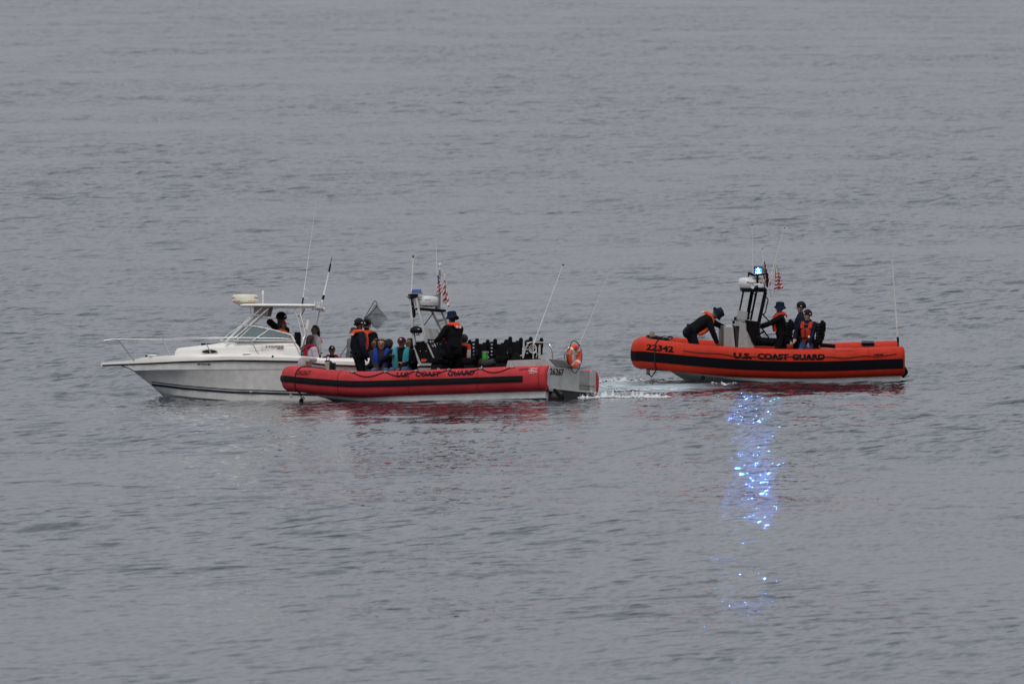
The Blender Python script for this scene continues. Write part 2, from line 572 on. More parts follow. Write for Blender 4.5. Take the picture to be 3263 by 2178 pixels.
ANT = mat('antenna_white', (0.72, 0.72, 0.70), 0.4)
REDPRINT = mat('red_print', (0.45, 0.05, 0.05), 0.5)
MAROON = mat('maroon_print', (0.16, 0.02, 0.03), 0.5)
ORP = mat('orange_ring', (0.80, 0.10, 0.02), 0.45, var=0.1)
REFL = mat('reflective_tape', (0.75, 0.75, 0.74), 0.35)
BLUEL = mat('blue_lens_unlit', (0.015, 0.10, 0.42), 0.15, coat=0.5)

def glass(name, col, alpha_mix, dcol=(0.22, 0.31, 0.31)):
    m = bpy.data.materials.new(name); m.use_nodes = True
    nt = m.node_tree; nt.nodes.clear()
    out = nt.nodes.new('ShaderNodeOutputMaterial')
    tr = nt.nodes.new('ShaderNodeBsdfTransparent'); tr.inputs[0].default_value = (*col, 1)
    gl = nt.nodes.new('ShaderNodeBsdfGlossy'); gl.inputs['Roughness'].default_value = 0.05
    gl.inputs[0].default_value = (0.8, 0.9, 0.9, 1)
    df = nt.nodes.new('ShaderNodeBsdfDiffuse'); df.inputs[0].default_value = (*dcol, 1)
    m1 = nt.nodes.new('ShaderNodeMixShader'); m1.inputs[0].default_value = alpha_mix
    m2 = nt.nodes.new('ShaderNodeMixShader'); m2.inputs[0].default_value = 0.12
    nz = nt.nodes.new('ShaderNodeTexNoise'); nz.inputs['Scale'].default_value = 3
    nt.links.new(tr.outputs[0], m1.inputs[1]); nt.links.new(df.outputs[0], m1.inputs[2])
    nt.links.new(m1.outputs[0], m2.inputs[1]); nt.links.new(gl.outputs[0], m2.inputs[2])
    nt.links.new(m2.outputs[0], out.inputs[0])
    return m
TINT = glass('tinted_glass', (0.60, 0.70, 0.69), 0.25, (0.25, 0.30, 0.30))
CLEAR = glass('clear_screen', (0.88, 0.89, 0.86), 0.55, (0.50, 0.50, 0.46))

def collar(F, root, x_stern, x_shoulder, x_bow, half, rz, ry, cen_px, cen_py, material, blunt=2.3, square=2.0, end_in=0.0):
    """U-shaped buoyancy collar. Its height follows the line of its black strake in the photograph."""
    pts = []
    n1, n2 = 26, 30
    for i in range(n1):
        x = x_stern + (x_shoulder - x_stern) * i / n1
        pts.append((x, -half))
    for i in range(n2 + 1):
        a = (math.pi / 2) * i / n2
        x = x_shoulder + (x_bow - x_shoulder) * math.sin(a) ** (2 / blunt)
        y = -half * math.cos(a) ** (2 / square)
        pts.append((x, y))
    f = interp(cen_px, cen_py)
    zs = []
    for x, y in pts:
        z = 0.4
        for _ in range(4):
            px, py = F.pix((x, y - ry if abs(y) > half * 0.5 else y, z))
            z += (py - f(px)) * MPP
        zs.append(z)
    zs = [zs[0]] * 2 + zs + [zs[-1]] * 2
    zs = [sum(zs[i - 2:i + 3]) / 5 for i in range(2, len(zs) - 2)]
    path = [Vector((x, y, z)) for (x, y), z in zip(pts, zs)]
    path = path + [Vector((p.x, -p.y, p.z)) for p in reversed(path[:-1])]
    return path

def collar_frames(path):
    fr = []
    for i, p in enumerate(path):
        t = (path[min(i + 1, len(path) - 1)] - path[max(i - 1, 0)])
        t.z = 0
        t.normalize()
        out = Vector((t.y, -t.x, 0)) * -1          # pointing outboard
        fr.append((p, t, out))
    return fr

def sect(ang, rz, ry, p=2.5):
    c, s = math.cos(ang), math.sin(ang)
    return (abs(c) ** (2 / p)) * (1 if c >= 0 else -1) * ry, (abs(s) ** (2 / p)) * (1 if s >= 0 else -1) * rz

class Collar:
    def __init__(s, path, rz, ry, p=2.5):
        s.fr = collar_frames(path); s.rz, s.ry, s.p = rz, ry, p
        # make sure 'out' points away from the centreline
        for i, (q, t, o) in enumerate(s.fr):
            ref = Vector((-0.6 if abs(q.y) < 0.9 else 0, q.y, 0))
            if o.dot(ref) < 0:
                s.fr[i] = (q, t, -o)
        s.u = [0.0]
        for i in range(1, len(path)):
            s.u.append(s.u[-1] + (path[i] - path[i - 1]).length)
    def at(s, i, ang, off=0.0):
        q, t, o = s.fr[i]
        a, b = sect(ang, s.rz + off, s.ry + off, s.p)
        return q + o * a + Vector((0, 0, b))
    def pt(s, u, ang, off=0.0):
        i = int(np.searchsorted(s.u, u)) - 1
        i = max(0, min(i, len(s.u) - 2))
        k = (u - s.u[i]) / (s.u[i + 1] - s.u[i])
        return s.at(i, ang, off).lerp(s.at(i + 1, ang, off), k)
    def body(s, n=28, round_end=0.0):
        rings = []
        N = len(s.fr)
        for i in range(N):
            rings.append([s.at(i, 2 * math.pi * k / n) for k in range(n)])
        def shrink(i, d, k):
            q, t, o = s.fr[i]
            return [q + (s.at(i, 2 * math.pi * j / n) - q) * k + t * d for j in range(n)]
        e = round_end
        pre = [shrink(0, -e, 0.72), shrink(0, -e * 0.85, 0.86), shrink(0, -e * 0.45, 0.96)]
        post = [shrink(N - 1, e * 0.45, 0.96), shrink(N - 1, e * 0.85, 0.86), shrink(N - 1, e, 0.72)]
        return loft(pre + rings + post, True, True)
    def strake(s, a0, a1, off, i0, i1, n=5):
        rings = []
        for i in range(i0, i1 + 1):
            top = [s.at(i, a0 + (a1 - a0) * k / n, off) for k in range(n + 1)]
            bot = [s.at(i, a1 + (a0 - a1) * k / n, -0.02) for k in range(n + 1)]
            rings.append(top + bot)
        return loft(rings, True, True)
    def u_at_px(s, F, px, ang=0.2):
        best = None
        for i in range(len(s.fr) // 2 + 1):
            x, _ = F.pix(s.at(i, ang))
            if best is None or abs(x - px) < best[0]:
                best = (abs(x - px), i)
        i = best[1]
        j = i + 1 if F.pix(s.at(i, ang))[0] > px else i - 1
        j = max(0, min(j, len(s.fr) - 1))
        xi, xj = F.pix(s.at(i, ang))[0], F.pix(s.at(j, ang))[0]
        k = 0 if xi == xj else (px - xi) / (xj - xi)
        return s.u[i] + (s.u[j] - s.u[i]) * k
    def text(s, F, word, px0, px1, py0, py1, bold=0.0, shear=0.0, off=0.006):
        """Letters wrapped on the collar between photo columns px0..px1, rows py0 (top)..py1 (foot), given at both ends."""
        u0, u1 = s.u_at_px(F, px0), s.u_at_px(F, px1)
        def ang_for(u, py):
            lo, hi = -0.9, 1.45
            for _ in range(22):
                m = (lo + hi) / 2
                if F.pix(s.pt(u, m, off))[1] > py: lo = m
                else: hi = m
            return (lo + hi) / 2
        (ta, tb), (ba, bb) = py0, py1
        A = [(ang_for(u0, ba), ang_for(u0, ta)), (ang_for(u1, bb), ang_for(u1, tb))]
        def fn(a, b):
            lo = A[0][0] + (A[1][0] - A[0][0]) * a
            hi = A[0][1] + (A[1][1] - A[0][1]) * a
            return s.pt(u0 + (u1 - u0) * a, lo + (hi - lo) * b, off)
        return lettering(word, fn, bold, shear, cuts=3)

def rib_hull(col, keel_z, chine_drop, x_bow_keel, x_stern, half, stem_x):
    """Deep-V hull under a collar: loft of keel, chine and inner side, both sides."""
    rings = []
    N = 26
    for i in range(N + 1):
        k = i / N
        x = x_stern + (stem_x - x_stern) * k
        # collar point nearest to this x on the near side
        j = min(range(len(col.fr) // 2 + 1), key=lambda q: abs(col.fr[q][0].x - x))
        q = col.fr[j][0]
        hw = max(0.02, abs(q.y))
        w = 1.0 if k < 0.55 else max(0.0, 1 - ((k - 0.55) / 0.45) ** 1.7)
        hw = min(hw, half) * (0.25 + 0.75 * w) if k > 0.9 else hw * (0.3 + 0.7 * w)
        zt = q.z - col.rz * 0.80
        kz = keel_z + (zt - 0.02 - keel_z) * (max(0, (k - 0.62) / 0.38) ** 2.0)
        cz = zt - chine_drop * (1 - 0.6 * k ** 2)
        cz = max(cz, kz + 0.02)
        out = hw + 0.10 * w
        half_pts = [(0.0, kz), (hw * 0.5, kz + (cz - kz) * 0.6), (out * 0.96, cz - 0.02), (out, cz), (out * 1.0, zt - 0.02), (hw * 0.9, zt + 0.10)]
        ring = [Vector((x, -y, z)) for y, z in half_pts] + [Vector((x, y, z)) for y, z in reversed(half_pts[1:])]
        rings.append(ring)
    return loft(rings, True, True)

def radome(c, r, h, n=32):
    return lathe([(r * 0.55, 0), (r * 0.9, h * 0.1), (r * 0.98, h * 0.32), (r, h * 0.5), (r * 0.985, h * 0.8), (r * 0.9, h * 0.93), (r * 0.6, h * 0.985), (0.02, h)], c, n=n)

def whip(base, tip, r0=0.014, r1=0.005):
    return tube([base, Vector(base).lerp(Vector(tip), 0.5), tip], [r0, (r0 + r1) / 2, r1], 8)

def flag(F, name, label, corners_px, y, stripes, canton, rows=15, cols=14, fold=0.05, ens=False):
    """Limp flag hanging from a staff: pleated cloth, stripes and canton as faces of their own colour."""
    root_p = F.P(corners_px[0], y)
    o_m = [mat('flag_white', (0.74, 0.72, 0.68), 0.85), mat('flag_red', (0.42, 0.02, 0.035), 0.85), mat('flag_navy', (0.015, 0.02, 0.075), 0.85)]
    tl, tr, bl, br = [F.P(p, y) for p in corners_px]
    me = bpy.data.meshes.new(name)
    nu, nv = 26, 26
    v, f, mi = [], [], []
    for j in range(nv + 1):
        b = j / nv
        l = tl.lerp(bl, b); r = tr.lerp(br, b)
        for i in range(nu + 1):
            a = i / nu
            p = l.lerp(r, a)
            p = p + Vector((0, fold * math.sin(a * 11 + b * 2.0) * (0.35 + 0.65 * b) + 0.02 * math.sin(b * 7 + a * 3), 0.012 * math.sin(a * 9 + b * 5)))
            v.append(p)
    for j in range(nv):
        for i in range(nu):
            q = j * (nu + 1) + i
            f.append((q, q + 1, q + nu + 2, q + nu + 1))
            a, b = (i + 0.5) / nu, (j + 0.5) / nv
            w = canton(a, b, i, j)
            if w is not None: mi.append(w)
            else: mi.append(1 if stripes(a, b) else 0)
    v = [p - root_p for p in v]
    me.from_pydata([tuple(p) for p in v], [], f)
    for m in o_m: me.materials.append(m)
    me.polygons.foreach_set('material_index', mi)
    me.polygons.foreach_set('use_smooth', [True] * len(f))
    o = bpy.data.objects.new(name, me)
    C.objects.link(o)
    sd = o.modifiers.new('thickness', 'SOLIDIFY'); sd.thickness = 0.004
    o.matrix_world = F.M @ Matrix.Translation(root_p)
    o['label'] = label; o['category'] = 'flag'
    o['group'] = 'flags on the patrol boats'
    return o

# ================================================================== white cabin boat
cB1 = crop(290, 880, 0.298)          # photo regions used to read positions
cB2 = crop(880, 920, 0.24237)
cB3 = crop(1080, 920, 0.24237)
cB4 = crop(1450, 820, 0.30618)
cB5 = crop(1980, 940, 0.21286)
cB6 = crop(2400, 900, 0.22958)
cB7 = crop(2180, 700, 0.27427)
cS = crop(700, 900, 0.18491)
cT = crop(1300, 1010, 0.17029)
cU = crop(1640, 1050, 0.15309)
cV = crop(2310, 800, 0.20408)
cW = crop(1280, 740, 0.17857)
cX = crop(930, 620, 0.2487)

S = Frame((-6.13, 6.6, level(-7, 5.4)), 0.0, 0.0, -2.6)
sroot = empty('cabin_cruiser', S.M, 'white walkaround fishing boat with hardtop and long bow rail', 'boat')

hb = interp([322, 400, 430, 470, 520, 580, 650, 750, 900, 1100, 1390], [0.10, 0.16, 0.22, 0.42, 0.66, 0.88, 1.05, 1.19, 1.27, 1.29, 1.24])
def spt(px, py, k=1.0):
    return S.P((px, py), -hb(px) * k)
# read off the photograph: rub rail line, gunwale top, chine knuckle, stem and keel
rub = interp([322, 433, 588, 737, 886, 958, 1035, 1122, 1183, 1390], [1161.5, 1157, 1149.5, 1145.5, 1147.5, 1149, 1158.7, 1162.4, 1163.6, 1165])
gun = interp([322, 360, 409, 457, 558, 707, 856, 958, 1035, 1122, 1390], [1156, 1152, 1149.7, 1138, 1130.3, 1126.5, 1127.5, 1133.5, 1140.5, 1143, 1145])
knuckle = interp([430, 500, 900, 1390], [1181, 1178.5, 1176, 1180])
stem_px = [385, 400, 414, 427, 478, 534, 560]
stem_py = [1166, 1170.5, 1176, 1184, 1224, 1278, 1300]
stations = [385, 400, 414, 427, 440, 455, 478, 505, 534, 570, 620, 680, 750, 830, 920, 1020, 1130, 1250, 1385]
lower = interp([385, 400, 414, 427, 478, 534, 620, 750, 900, 1390], [1165, 1169.5, 1175, 1183, 1222, 1258, 1268, 1279, 1284, 1290])
rings = []
for px in stations:
    pr = spt(px, rub(px)); x = pr.x
    kp = S.P((px, float(np.interp(px, stem_px + [700, 1390], stem_py + [1345, 1352]))), 0.0)
    knu = S.P((px, min(max(knuckle(px), rub(px) + 4), lower(px) - 2)), -hb(px) * (0.97 if px > 500 else 0.90))
    ch = S.P((px, lower(px)), -hb(px) * float(np.interp(px, [427, 478, 534, 620, 800, 1390], [0.02, 0.12, 0.38, 0.68, 0.88, 0.93])))
    mid = knu.lerp(ch, 0.5); mid.y = -abs(mid.y) * float(np.interp(px, [427, 560, 800], [0.9, 0.94, 1.0]))
    bt = kp.lerp(ch, 0.6)
    kz = min(kp.z, ch.z - 0.01)
    hp = [Vector((x, 0, kz)), Vector((x, bt.y, min(bt.z, ch.z - 0.003))), Vector((x, ch.y, ch.z)), Vector((x, ch.y - 0.035, ch.z + 0.02)),
          Vector((x, mid.y, mid.z)), Vector((x, knu.y, knu.z)), Vector((x, knu.y - 0.012, knu.z + 0.006)), Vector((x, pr.y, pr.z))]
    rings.append(hp + [Vector((p.x, -p.y, p.z)) for p in reversed(hp[1:])])
mb = MB().add(loft(rings))
hull = mb.build('hull', HULLW, sroot, angle=28)
# pulpit and gunwale moulding (deck cap) from the rub rail to the deck edge
rings = []
for px in [322, 340, 365, 400, 430, 457, 490, 530, 580, 640, 720, 820, 900, 958, 1035, 1122, 1250, 1388]:
    a = spt(px, rub(px), 1.015); b = spt(px, gun(px), 0.955)
    m_ = a.lerp(b, 0.55); m_.y = a.y * 0.995
    fl = float(np.interp(px, [322, 470, 560], [0.06, 0.10, 0.14]))
    if px < 400:
        a.z -= 0.0
    low = Vector((a.x, a.y, a.z - 0.02))
    ins = Vector((b.x, b.y * (0.55 if px > 940 else 0.0) if False else b.y + min(fl, abs(b.y) * 0.9), b.z - 0.01))
    hp = [low, m_, b, ins]
    x = b.x
    full = [Vector((x, p.y, p.z)) for p in hp] + [Vector((x, -p.y, p.z)) for p in reversed(hp)]
    if px < 915:        # foredeck closes across, cockpit stays open
        pass
    rings.append(full)
nfore = 13
fore = MB().add(loft(rings[:nfore], True, True))
for side in (0, 1):
    sub = []
    for r in rings[nfore - 1:]:
        q = r[:4] if side == 0 else [r[7], r[6], r[5], r[4]]
        sub.append([q[0], q[1], q[2], q[3], Vector((q[3].x, q[3].y, q[0].z))])
    fore.add(loft(sub, True, True))
# transom cap
fore.build('deck_cap', WHITE, sroot, angle=35)
# rub rail
mb = MB()
for sg in (1, -1):
    pts = []
    for px in range(326, 1388, 18):
        p = spt(px, rub(px) + 1.0, 1.02); pts.append((p.x, p.y * sg, p.z - 0.012))
    mb.add(tube(pts, 0.019, 6))
mb.build('rub_rail', DARK, sroot)
# cockpit sole and inner liner
zs = 0.20
mb = MB().add(box((2.35, 0, zs - 0.02), (3.5, 2.2, 0.04)))
mb.build('cockpit_sole', mat('cockpit_sole', (0.45, 0.44, 0.42), 0.6), sroot)
mb = MB()
for sg in (-1, 1):
    mb.add(box((2.5, sg * 1.10, 0.60), (3.2, 0.03, 0.82)))
mb.add(box((4.02, 0, 0.6), (0.06, 2.3, 0.84)))
mb.build('cockpit_liner', WHITE, sroot)
# dark boot stripe and thin pinstripe following the lower topside
for off, wd, mt_, nm in ((0, 0.055, NAVYSTRIPE, 'boot_stripe'), (0.075, 0.022, DARK, 'pinstripe')):
    mb = MB()
    for sg in (1, -1):
        prev = None
        v, f = [], []
        for i, px in enumerate(range(484, 1385, 16)):
            py = float(np.interp(px, [484, 588, 737, 958, 1385], [1225, 1237.5, 1249, 1255.5, 1262])) - off / MPP * 0.9
            k = float(np.interp(px, [427, 478, 534, 620, 800, 1390], [0.06, 0.22, 0.50, 0.76, 0.925, 0.955]))
            # find hull surface at this height: interpolate between chine and knuckle
            p = S.P((px, py), -hb(px) * k)
            chp = S.P((px, lower(px)), -hb(px) * float(np.interp(px, [427, 478, 534, 620, 800, 1390], [0.02, 0.12, 0.38, 0.68, 0.88, 0.93])))
            knp = S.P((px, min(max(knuckle(px), rub(px) + 4), lower(px) - 2)), -hb(px) * (0.97 if px > 500 else 0.90))
            mdp = chp.lerp(knp, 0.5); mdp.y = -abs(mdp.y) * float(np.interp(px, [427, 560, 800], [0.9, 0.94, 1.0]))
            lo_ = Vector((0, chp.y - 0.035, chp.z + 0.02))
            for zz in (p.z - wd / 2, p.z + wd / 2):
                a = (zz - lo_.z) / max(1e-4, mdp.z - lo_.z)
                yy = lo_.y + (mdp.y - lo_.y) * min(1.0, max(-0.1, a))
                v.append(Vector((p.x, sg * (yy - 0.008), zz)))
        for i in range(len(v) // 2 - 1):
            f.append((2 * i, 2 * i + 1, 2 * i + 3, 2 * i + 2))
        mb.add((v, f))
    mb.build(nm, mt_, sroot)
# cabin trunk
tops = interp([556, 560, 566, 580, 605, 650, 707, 732, 760, 900, 942, 958, 962], [1130, 1116, 1112, 1110, 1106.5, 1101.5, 1094, 1090.5, 1088.8, 1088.4, 1089, 1112, 1131])
rings = []
for px in [556, 559, 564, 572, 590, 620, 660, 707, 735, 760, 800, 850, 900, 940, 950, 958]:
    w = float(np.interp(px, [556, 564, 600, 700, 958], [0.42, 0.50, 0.66, 0.84, 0.98]))
    bz = S.P((px, gun(px) + 2), -w).z
    tp = S.P((px, tops(px)), -w * 0.95)
    h = tp.z - bz
    hp = [Vector((tp.x, -w, bz)), Vector((tp.x, -w + h * 0.12, bz + h * 0.5)), Vector((tp.x, -w + h * 0.24, bz + h * 0.86)), Vector((tp.x, -w + h * 0.42, tp.z)), Vector((tp.x, -w * 0.35, tp.z + 0.03))]
    rings.append(hp + [Vector((p.x, -p.y, p.z)) for p in reversed(hp)])
trunk = MB().add(loft(rings)).build('cabin_trunk', WHITE, sroot, angle=50)
# lens-shaped porthole with a bright rim
cpt = S.P(cB1(1268, 806), -0.80)
pts = []
for i in range(28):
    a = 2 * math.pi * i / 28
    pts.append((0.185 * math.cos(a), 0.048 * math.copysign(abs(math.sin(a)) ** 1.25, math.sin(a))))
tilt = 0.13
mb = MB().add(loft([[Vector((cpt.x + x, cpt.y + 0.05 - x * tilt, cpt.z + z)) for x, z in pts], [Vector((cpt.x + x, cpt.y - 0.022 - x * tilt, cpt.z + z)) for x, z in pts]]))
port = mb.build('porthole', mat('smoked_glass', (0.008, 0.008, 0.010), 0.1), sroot)
mb = MB().add(tube([(cpt.x + x * 1.05, cpt.y - 0.024 - x * tilt, cpt.z + z * 1.1) for x, z in pts + pts[:1]], 0.010, 6))
mb.build('rim', STEEL, port)
# deck hatch, dark strip on the trunk
a = S.P(cB1(1275, 727), -0.1)
MB().add(box((a.x, 0, a.z - 0.0), (0.46, 0.5, 0.05))).build('deck_hatch', DARK, sroot, bevel=0.015)
# bow rail: top rail both sides, stanchions
for sg, nm in ((-1, 'near'), (1, 'far')):
    yb = lambda px: -sg * 0 + (hb(px) * 0.93 if px > 420 else float(np.interp(px, [331, 420], [0.18, 0.30])))
    tp_px = [(331, 1085.3), (372, 1080.6), (520, 1079.3), (650, 1076.2), (760, 1075.5), (880, 1077), (915, 1078.5), (929, 1083), (940, 1097), (957, 1132)]
    pts = [S.P(p, -yb(p[0])) for p in tp_px]
    pts = [Vector((p.x, p.y * (-sg if sg == 1 else 1), p.z)) for p in pts]
    if sg == 1:
        pts = [Vector((p.x, abs(p.y), p.z)) for p in pts]
    rail = MB().add(tube(smooth_path(pts, 5), 0.013, 8)).build('bow_rail', STEEL, sroot)
    for t_, b_ in (((376, 1082), (426, 1146)), ((519, 1079), (541, 1130)), ((649, 1076.5), (674, 1127)), ((795, 1076), (824, 1127))):
        t3 = S.P(t_, -yb(t_[0])); b3 = S.P(b_, -yb(b_[0]) * 0.99)
        if sg == 1:
            t3.y, b3.y = abs(t3.y), abs(b3.y)
        b3.z -= 0.02
        mb = MB().add(tube([t3, b3], 0.012, 8))
        if t_[0] == 376:
            mb.add(tube([t3 + Vector((0.03, 0, 0)), b3 + Vector((0.05, 0, 0))], 0.012, 8))
        mb.add(lathe([(0.03, 0), (0.03, 0.02)], b3 + Vector((0, 0, 0.01)), n=10))
        mb.build('stanchion', STEEL, rail)
# anchor roller at the tip of the pulpit
a = S.P(cB1(100, 915), 0)
mb = MB().add(box((a.x + 0.03, 0, a.z + 0.0), (0.14, 0.06, 0.03)))
mb.add(tube([(a.x - 0.07, -0.045, a.z - 0.01), (a.x - 0.07, 0.045, a.z - 0.01)], 0.025, 10))
mb.add(bar((a.x - 0.06, 0, a.z + 0.01), (a.x + 0.04, 0, a.z + 0.07), 0.02, 0.012))
mb.build('anchor_roller', STEEL, sroot, bevel=0.003)
# cleats, fillers, through-hulls
for cx, cy in ((655, 860), (1662, 838)):
    p = spt(*cB1(cx, cy), 0.97)
    mb = MB().add(tube([(p.x - 0.10, p.y, p.z + 0.035), (p.x + 0.10, p.y, p.z + 0.035)], 0.012, 8))
    for d in (-0.035, 0.035):
        mb.add(tube([(p.x + d, p.y, p.z - 0.01), (p.x + d, p.y, p.z + 0.035)], 0.011, 8))
    mb.build('cleat', STEEL, sroot)
p = spt(*cB1(1943, 856), 1.0)
MB().add(lathe([(0.024, -0.01), (0.026, 0.012), (0.015, 0.022)], (p.x, p.y - 0.005, p.z), (0, -1, 0.2), n=14)).build('hull_fitting', DARK, sroot)
for cx, cy in ((1710, 1232), (2135, 1268)):
    px, py = cB1(cx, cy)
    p = S.P((px, py), -hb(px) * 0.945)
    MB().add(lathe([(0.022, -0.03), (0.024, 0.012), (0.010, 0.014), (0.008, 0.0)], (p.x, p.y - 0.005, p.z), (0, -1, -0.1), n=14)).build('drain_fitting', WHITE, sroot)
a = S.P(cB1(685, 1240), 0)
MB().add(torus((a.x + 0.02, 0, a.z), (0, 1, 0), 0.035, 0.008, 20, 6)).build('bow_eye', STEEL, sroot)
a = S.P(cB1(590, 856), -0.3)
MB().add(lathe([(0.02, -0.03), (0.022, 0.02), (0.012, 0.035)], a, n=12)).build('bow_light', DARK, sroot)
# hull lettering and the cabin-side name
def side_text(word, c0, c1, hpx, yk, bold, shear, nm, material, y=None):
    p0 = S.P(c0, y) ; p1 = S.P(c1, y)
    up = Vector((0, 0, hpx * MPP))
    return MB().add(lettering(word, quad_fn(p0, p1, p0 + up), bold, shear, 0)).build(nm, material, sroot)
n_y = -hb(650) * 0.985
p0 = S.P(cB1(1140, 953), -1.03); p1 = S.P(cB1(1275, 955), -1.062)
nm_ = MB().add(lettering('MYRIAM', quad_fn(p0 + Vector((0, -0.05, 0)), p1 + Vector((0, -0.05, 0)), p0 + Vector((0, -0.06, 0.055))), 0.02)).build('name_lettering', LETTER, hull)
p0 = S.P(cB1(1858, 762), -0.925); p1 = S.P(cB1(2062, 760), -0.935)
MB().add(lettering('STRIPER', quad_fn(p0, p1, p0 + Vector((0, 0.016, 0.048))), 0.03, 0.35)).build('model_lettering', LETTER, trunk)
p0 = S.P(cB1(1980, 780), -0.940); p1 = S.P(cB1(2060, 780), -0.945)
MB().add(lettering('2600', quad_fn(p0, p1, p0 + Vector((0, 0.006, 0.042))), 0.02, 0.35)).build('model_lettering', LETTER, trunk)
# little line drawing of a fish beside the name
mb = MB()
for line in ([(1820, 725), (1838, 745), (1850, 752), (1880, 730)], [(1818, 745), (1815, 770), (1838, 782), (1860, 770)], [(1838, 745), (1828, 765), (1840, 795)], [(1838, 782), (1842, 800)]):
    mb.add(tube([S.P(cB1(*q), -0.925) for q in line], 0.0035, 4))
mb.build('fish_emblem', mat('grey_print', (0.3, 0.3, 0.32), 0.6), trunk)
# grooves in the cabin side, their shadow drawn as grey lines
mb = MB()
for cy in (735, 790):
    mb.add(tube([S.P(cB1(1690, cy + 2), -0.885), S.P(cB1(2180, cy - 1), -0.915)], 0.004, 4))
mb.build('groove_shadow', mat('shadow_grey', (0.5, 0.49, 0.47), 0.5), trunk)

# windshield: frames and panes on both sides and across the front
wy = 0.87
WSF = mat('white_frame', (0.78, 0.77, 0.75), 0.3)
A0 = [(298, 985), (565, 742), (640, 750), (845, 795), (1060, 852), (1215, 900), (1300, 1018), (595, 1005), (200, 1005)]
def W(cx, cy, y): return S.P(cS(cx, cy), y)
for sg in (-1, 1):
    def Q(cx, cy):
        p = S.P(cS(cx, cy), -wy)
        inset = (p.z - W(600, 1000, -wy).z) * 0.28
        return Vector((p.x, sg * (wy - inset), p.z))
    q1 = [Q(310, 985), Q(570, 757), Q(810, 800), Q(590, 985)]
    q2 = [Q(640, 985), Q(845, 812), Q(1060, 865), Q(1205, 912), Q(1255, 990)]
    th = Vector((0, sg * 0.006, 0))
    fr_m = MB()
    fr_m.add(tube(smooth_path([Q(545, 742), Q(640, 757), Q(845, 798), Q(1060, 852), Q(1215, 897), Q(1252, 940), Q(1300, 1018)], 4), 0.020, 8))
    fr_m.add(bar(Q(560, 1005), Q(850, 800), 0.03, 0.05, (0, 1, 0)))
    fr_m.add(bar(Q(230, 998), Q(1290, 1000), 0.03, 0.028, (0, 1, 0)))
    fro = fr_m.build('windshield_frame', WSF if sg < 0 else mat('dark_frame', (0.03, 0.03, 0.03), 0.4), sroot)
    for q in (q1, q2):
        n = len(q)
        MB().add(([p - th for p in q] + [p + th for p in q], [tuple(range(n)), tuple(reversed(range(n, 2 * n)))] + [(i, (i + 1) % n, n + (i + 1) % n, n + i) for i in range(n)])).build('pane', TINT, fro, smooth=False)
    if sg < 0:
        for cx, cy in ((640, 752), (765, 782), (935, 815), (1065, 850), (1155, 880)):
            p = Q(cx, cy)
            MB().add(box(p + Vector((0, -0.02, 0)), (0.014, 0.012, 0.03))).build('screw_cover', STEEL, fro)
# front panes
pf = []
for y in (-wy, 0, wy):
    b_ = W(300, 988, -wy); t_ = W(560, 748, -wy)
    ins = 0.0 if y == 0 else 1.0
    fwd = -0.42 if y == 0 else 0.0
    tin = (t_.z - b_.z) * 0.28
    pf.append((Vector((b_.x + fwd, y, b_.z)), Vector((t_.x + fwd * 0.8, y * (1 - tin / wy), t_.z))))
for i in (0, 1):
    (b0, t0), (b1, t1) = pf[i], pf[i + 1]
    d = Vector((0.008, 0, 0.006))
    q = [b0, t0, t1, b1]
    MB().add(([p for p in q] + [p + d for p in q], [(0, 1, 2, 3), (7, 6, 5, 4), (0, 1, 5, 4), (1, 2, 6, 5), (2, 3, 7, 6), (3, 0, 4, 7)])).build('front_pane', TINT, sroot, smooth=False)
mb = MB()
for (b_, t_) in pf:
    mb.add(tube([b_, t_], 0.014, 6))
mb.add(tube([pf[0][1], pf[1][1], pf[2][1]], 0.014, 6)).add(tube([pf[0][0], pf[1][0], pf[2][0]], 0.014, 6))
mb.build('front_frame', WSF, sroot)
# dashboard with helm seat backs inside
mb = MB().add(box((W(760, 990, 0).x, 0, W(760, 990, 0).z - 0.25), (0.7, 1.36, 0.42)))
mb.build('dashboard', mat('dash_vinyl', (0.10, 0.13, 0.13), 0.6), sroot, bevel=0.04)
a = W(355, 965, -0.5)
loose(MB().add(box((a.x, -0.5, a.z), (0.12, 0.2, 0.035))).build('yellow_pouch', mat('yellow_cloth', (0.55, 0.40, 0.05), 0.8), None, bevel=0.01), S, 'small yellow pouch lying behind the tinted windshield', 'pouch')
a = W(540, 925, -0.6)
loose(MB().add(lathe([(0.03, -0.03), (0.05, 0.03)], a, n=12)).build('paper_cup', WHITE, None), S, 'white paper cup standing behind the tinted windshield', 'cup')
for yy in (-0.5, 0.5):
    a = W(1330, 985, yy)
    mb = MB().add(box((a.x + 0.02, yy, a.z - 0.02), (0.16, 0.5, 0.42))).add(box((a.x - 0.14, yy, a.z - 0.26), (0.4, 0.5, 0.12)))
    mb.build('helm_seat', BLACKF, sroot, bevel=0.035)
    mb = MB().add(tube([(a.x - 0.14, yy, zs), (a.x - 0.14, yy, a.z - 0.3)], 0.05, 12))
    mb.build('seat_pedestal', STEEL, sroot)

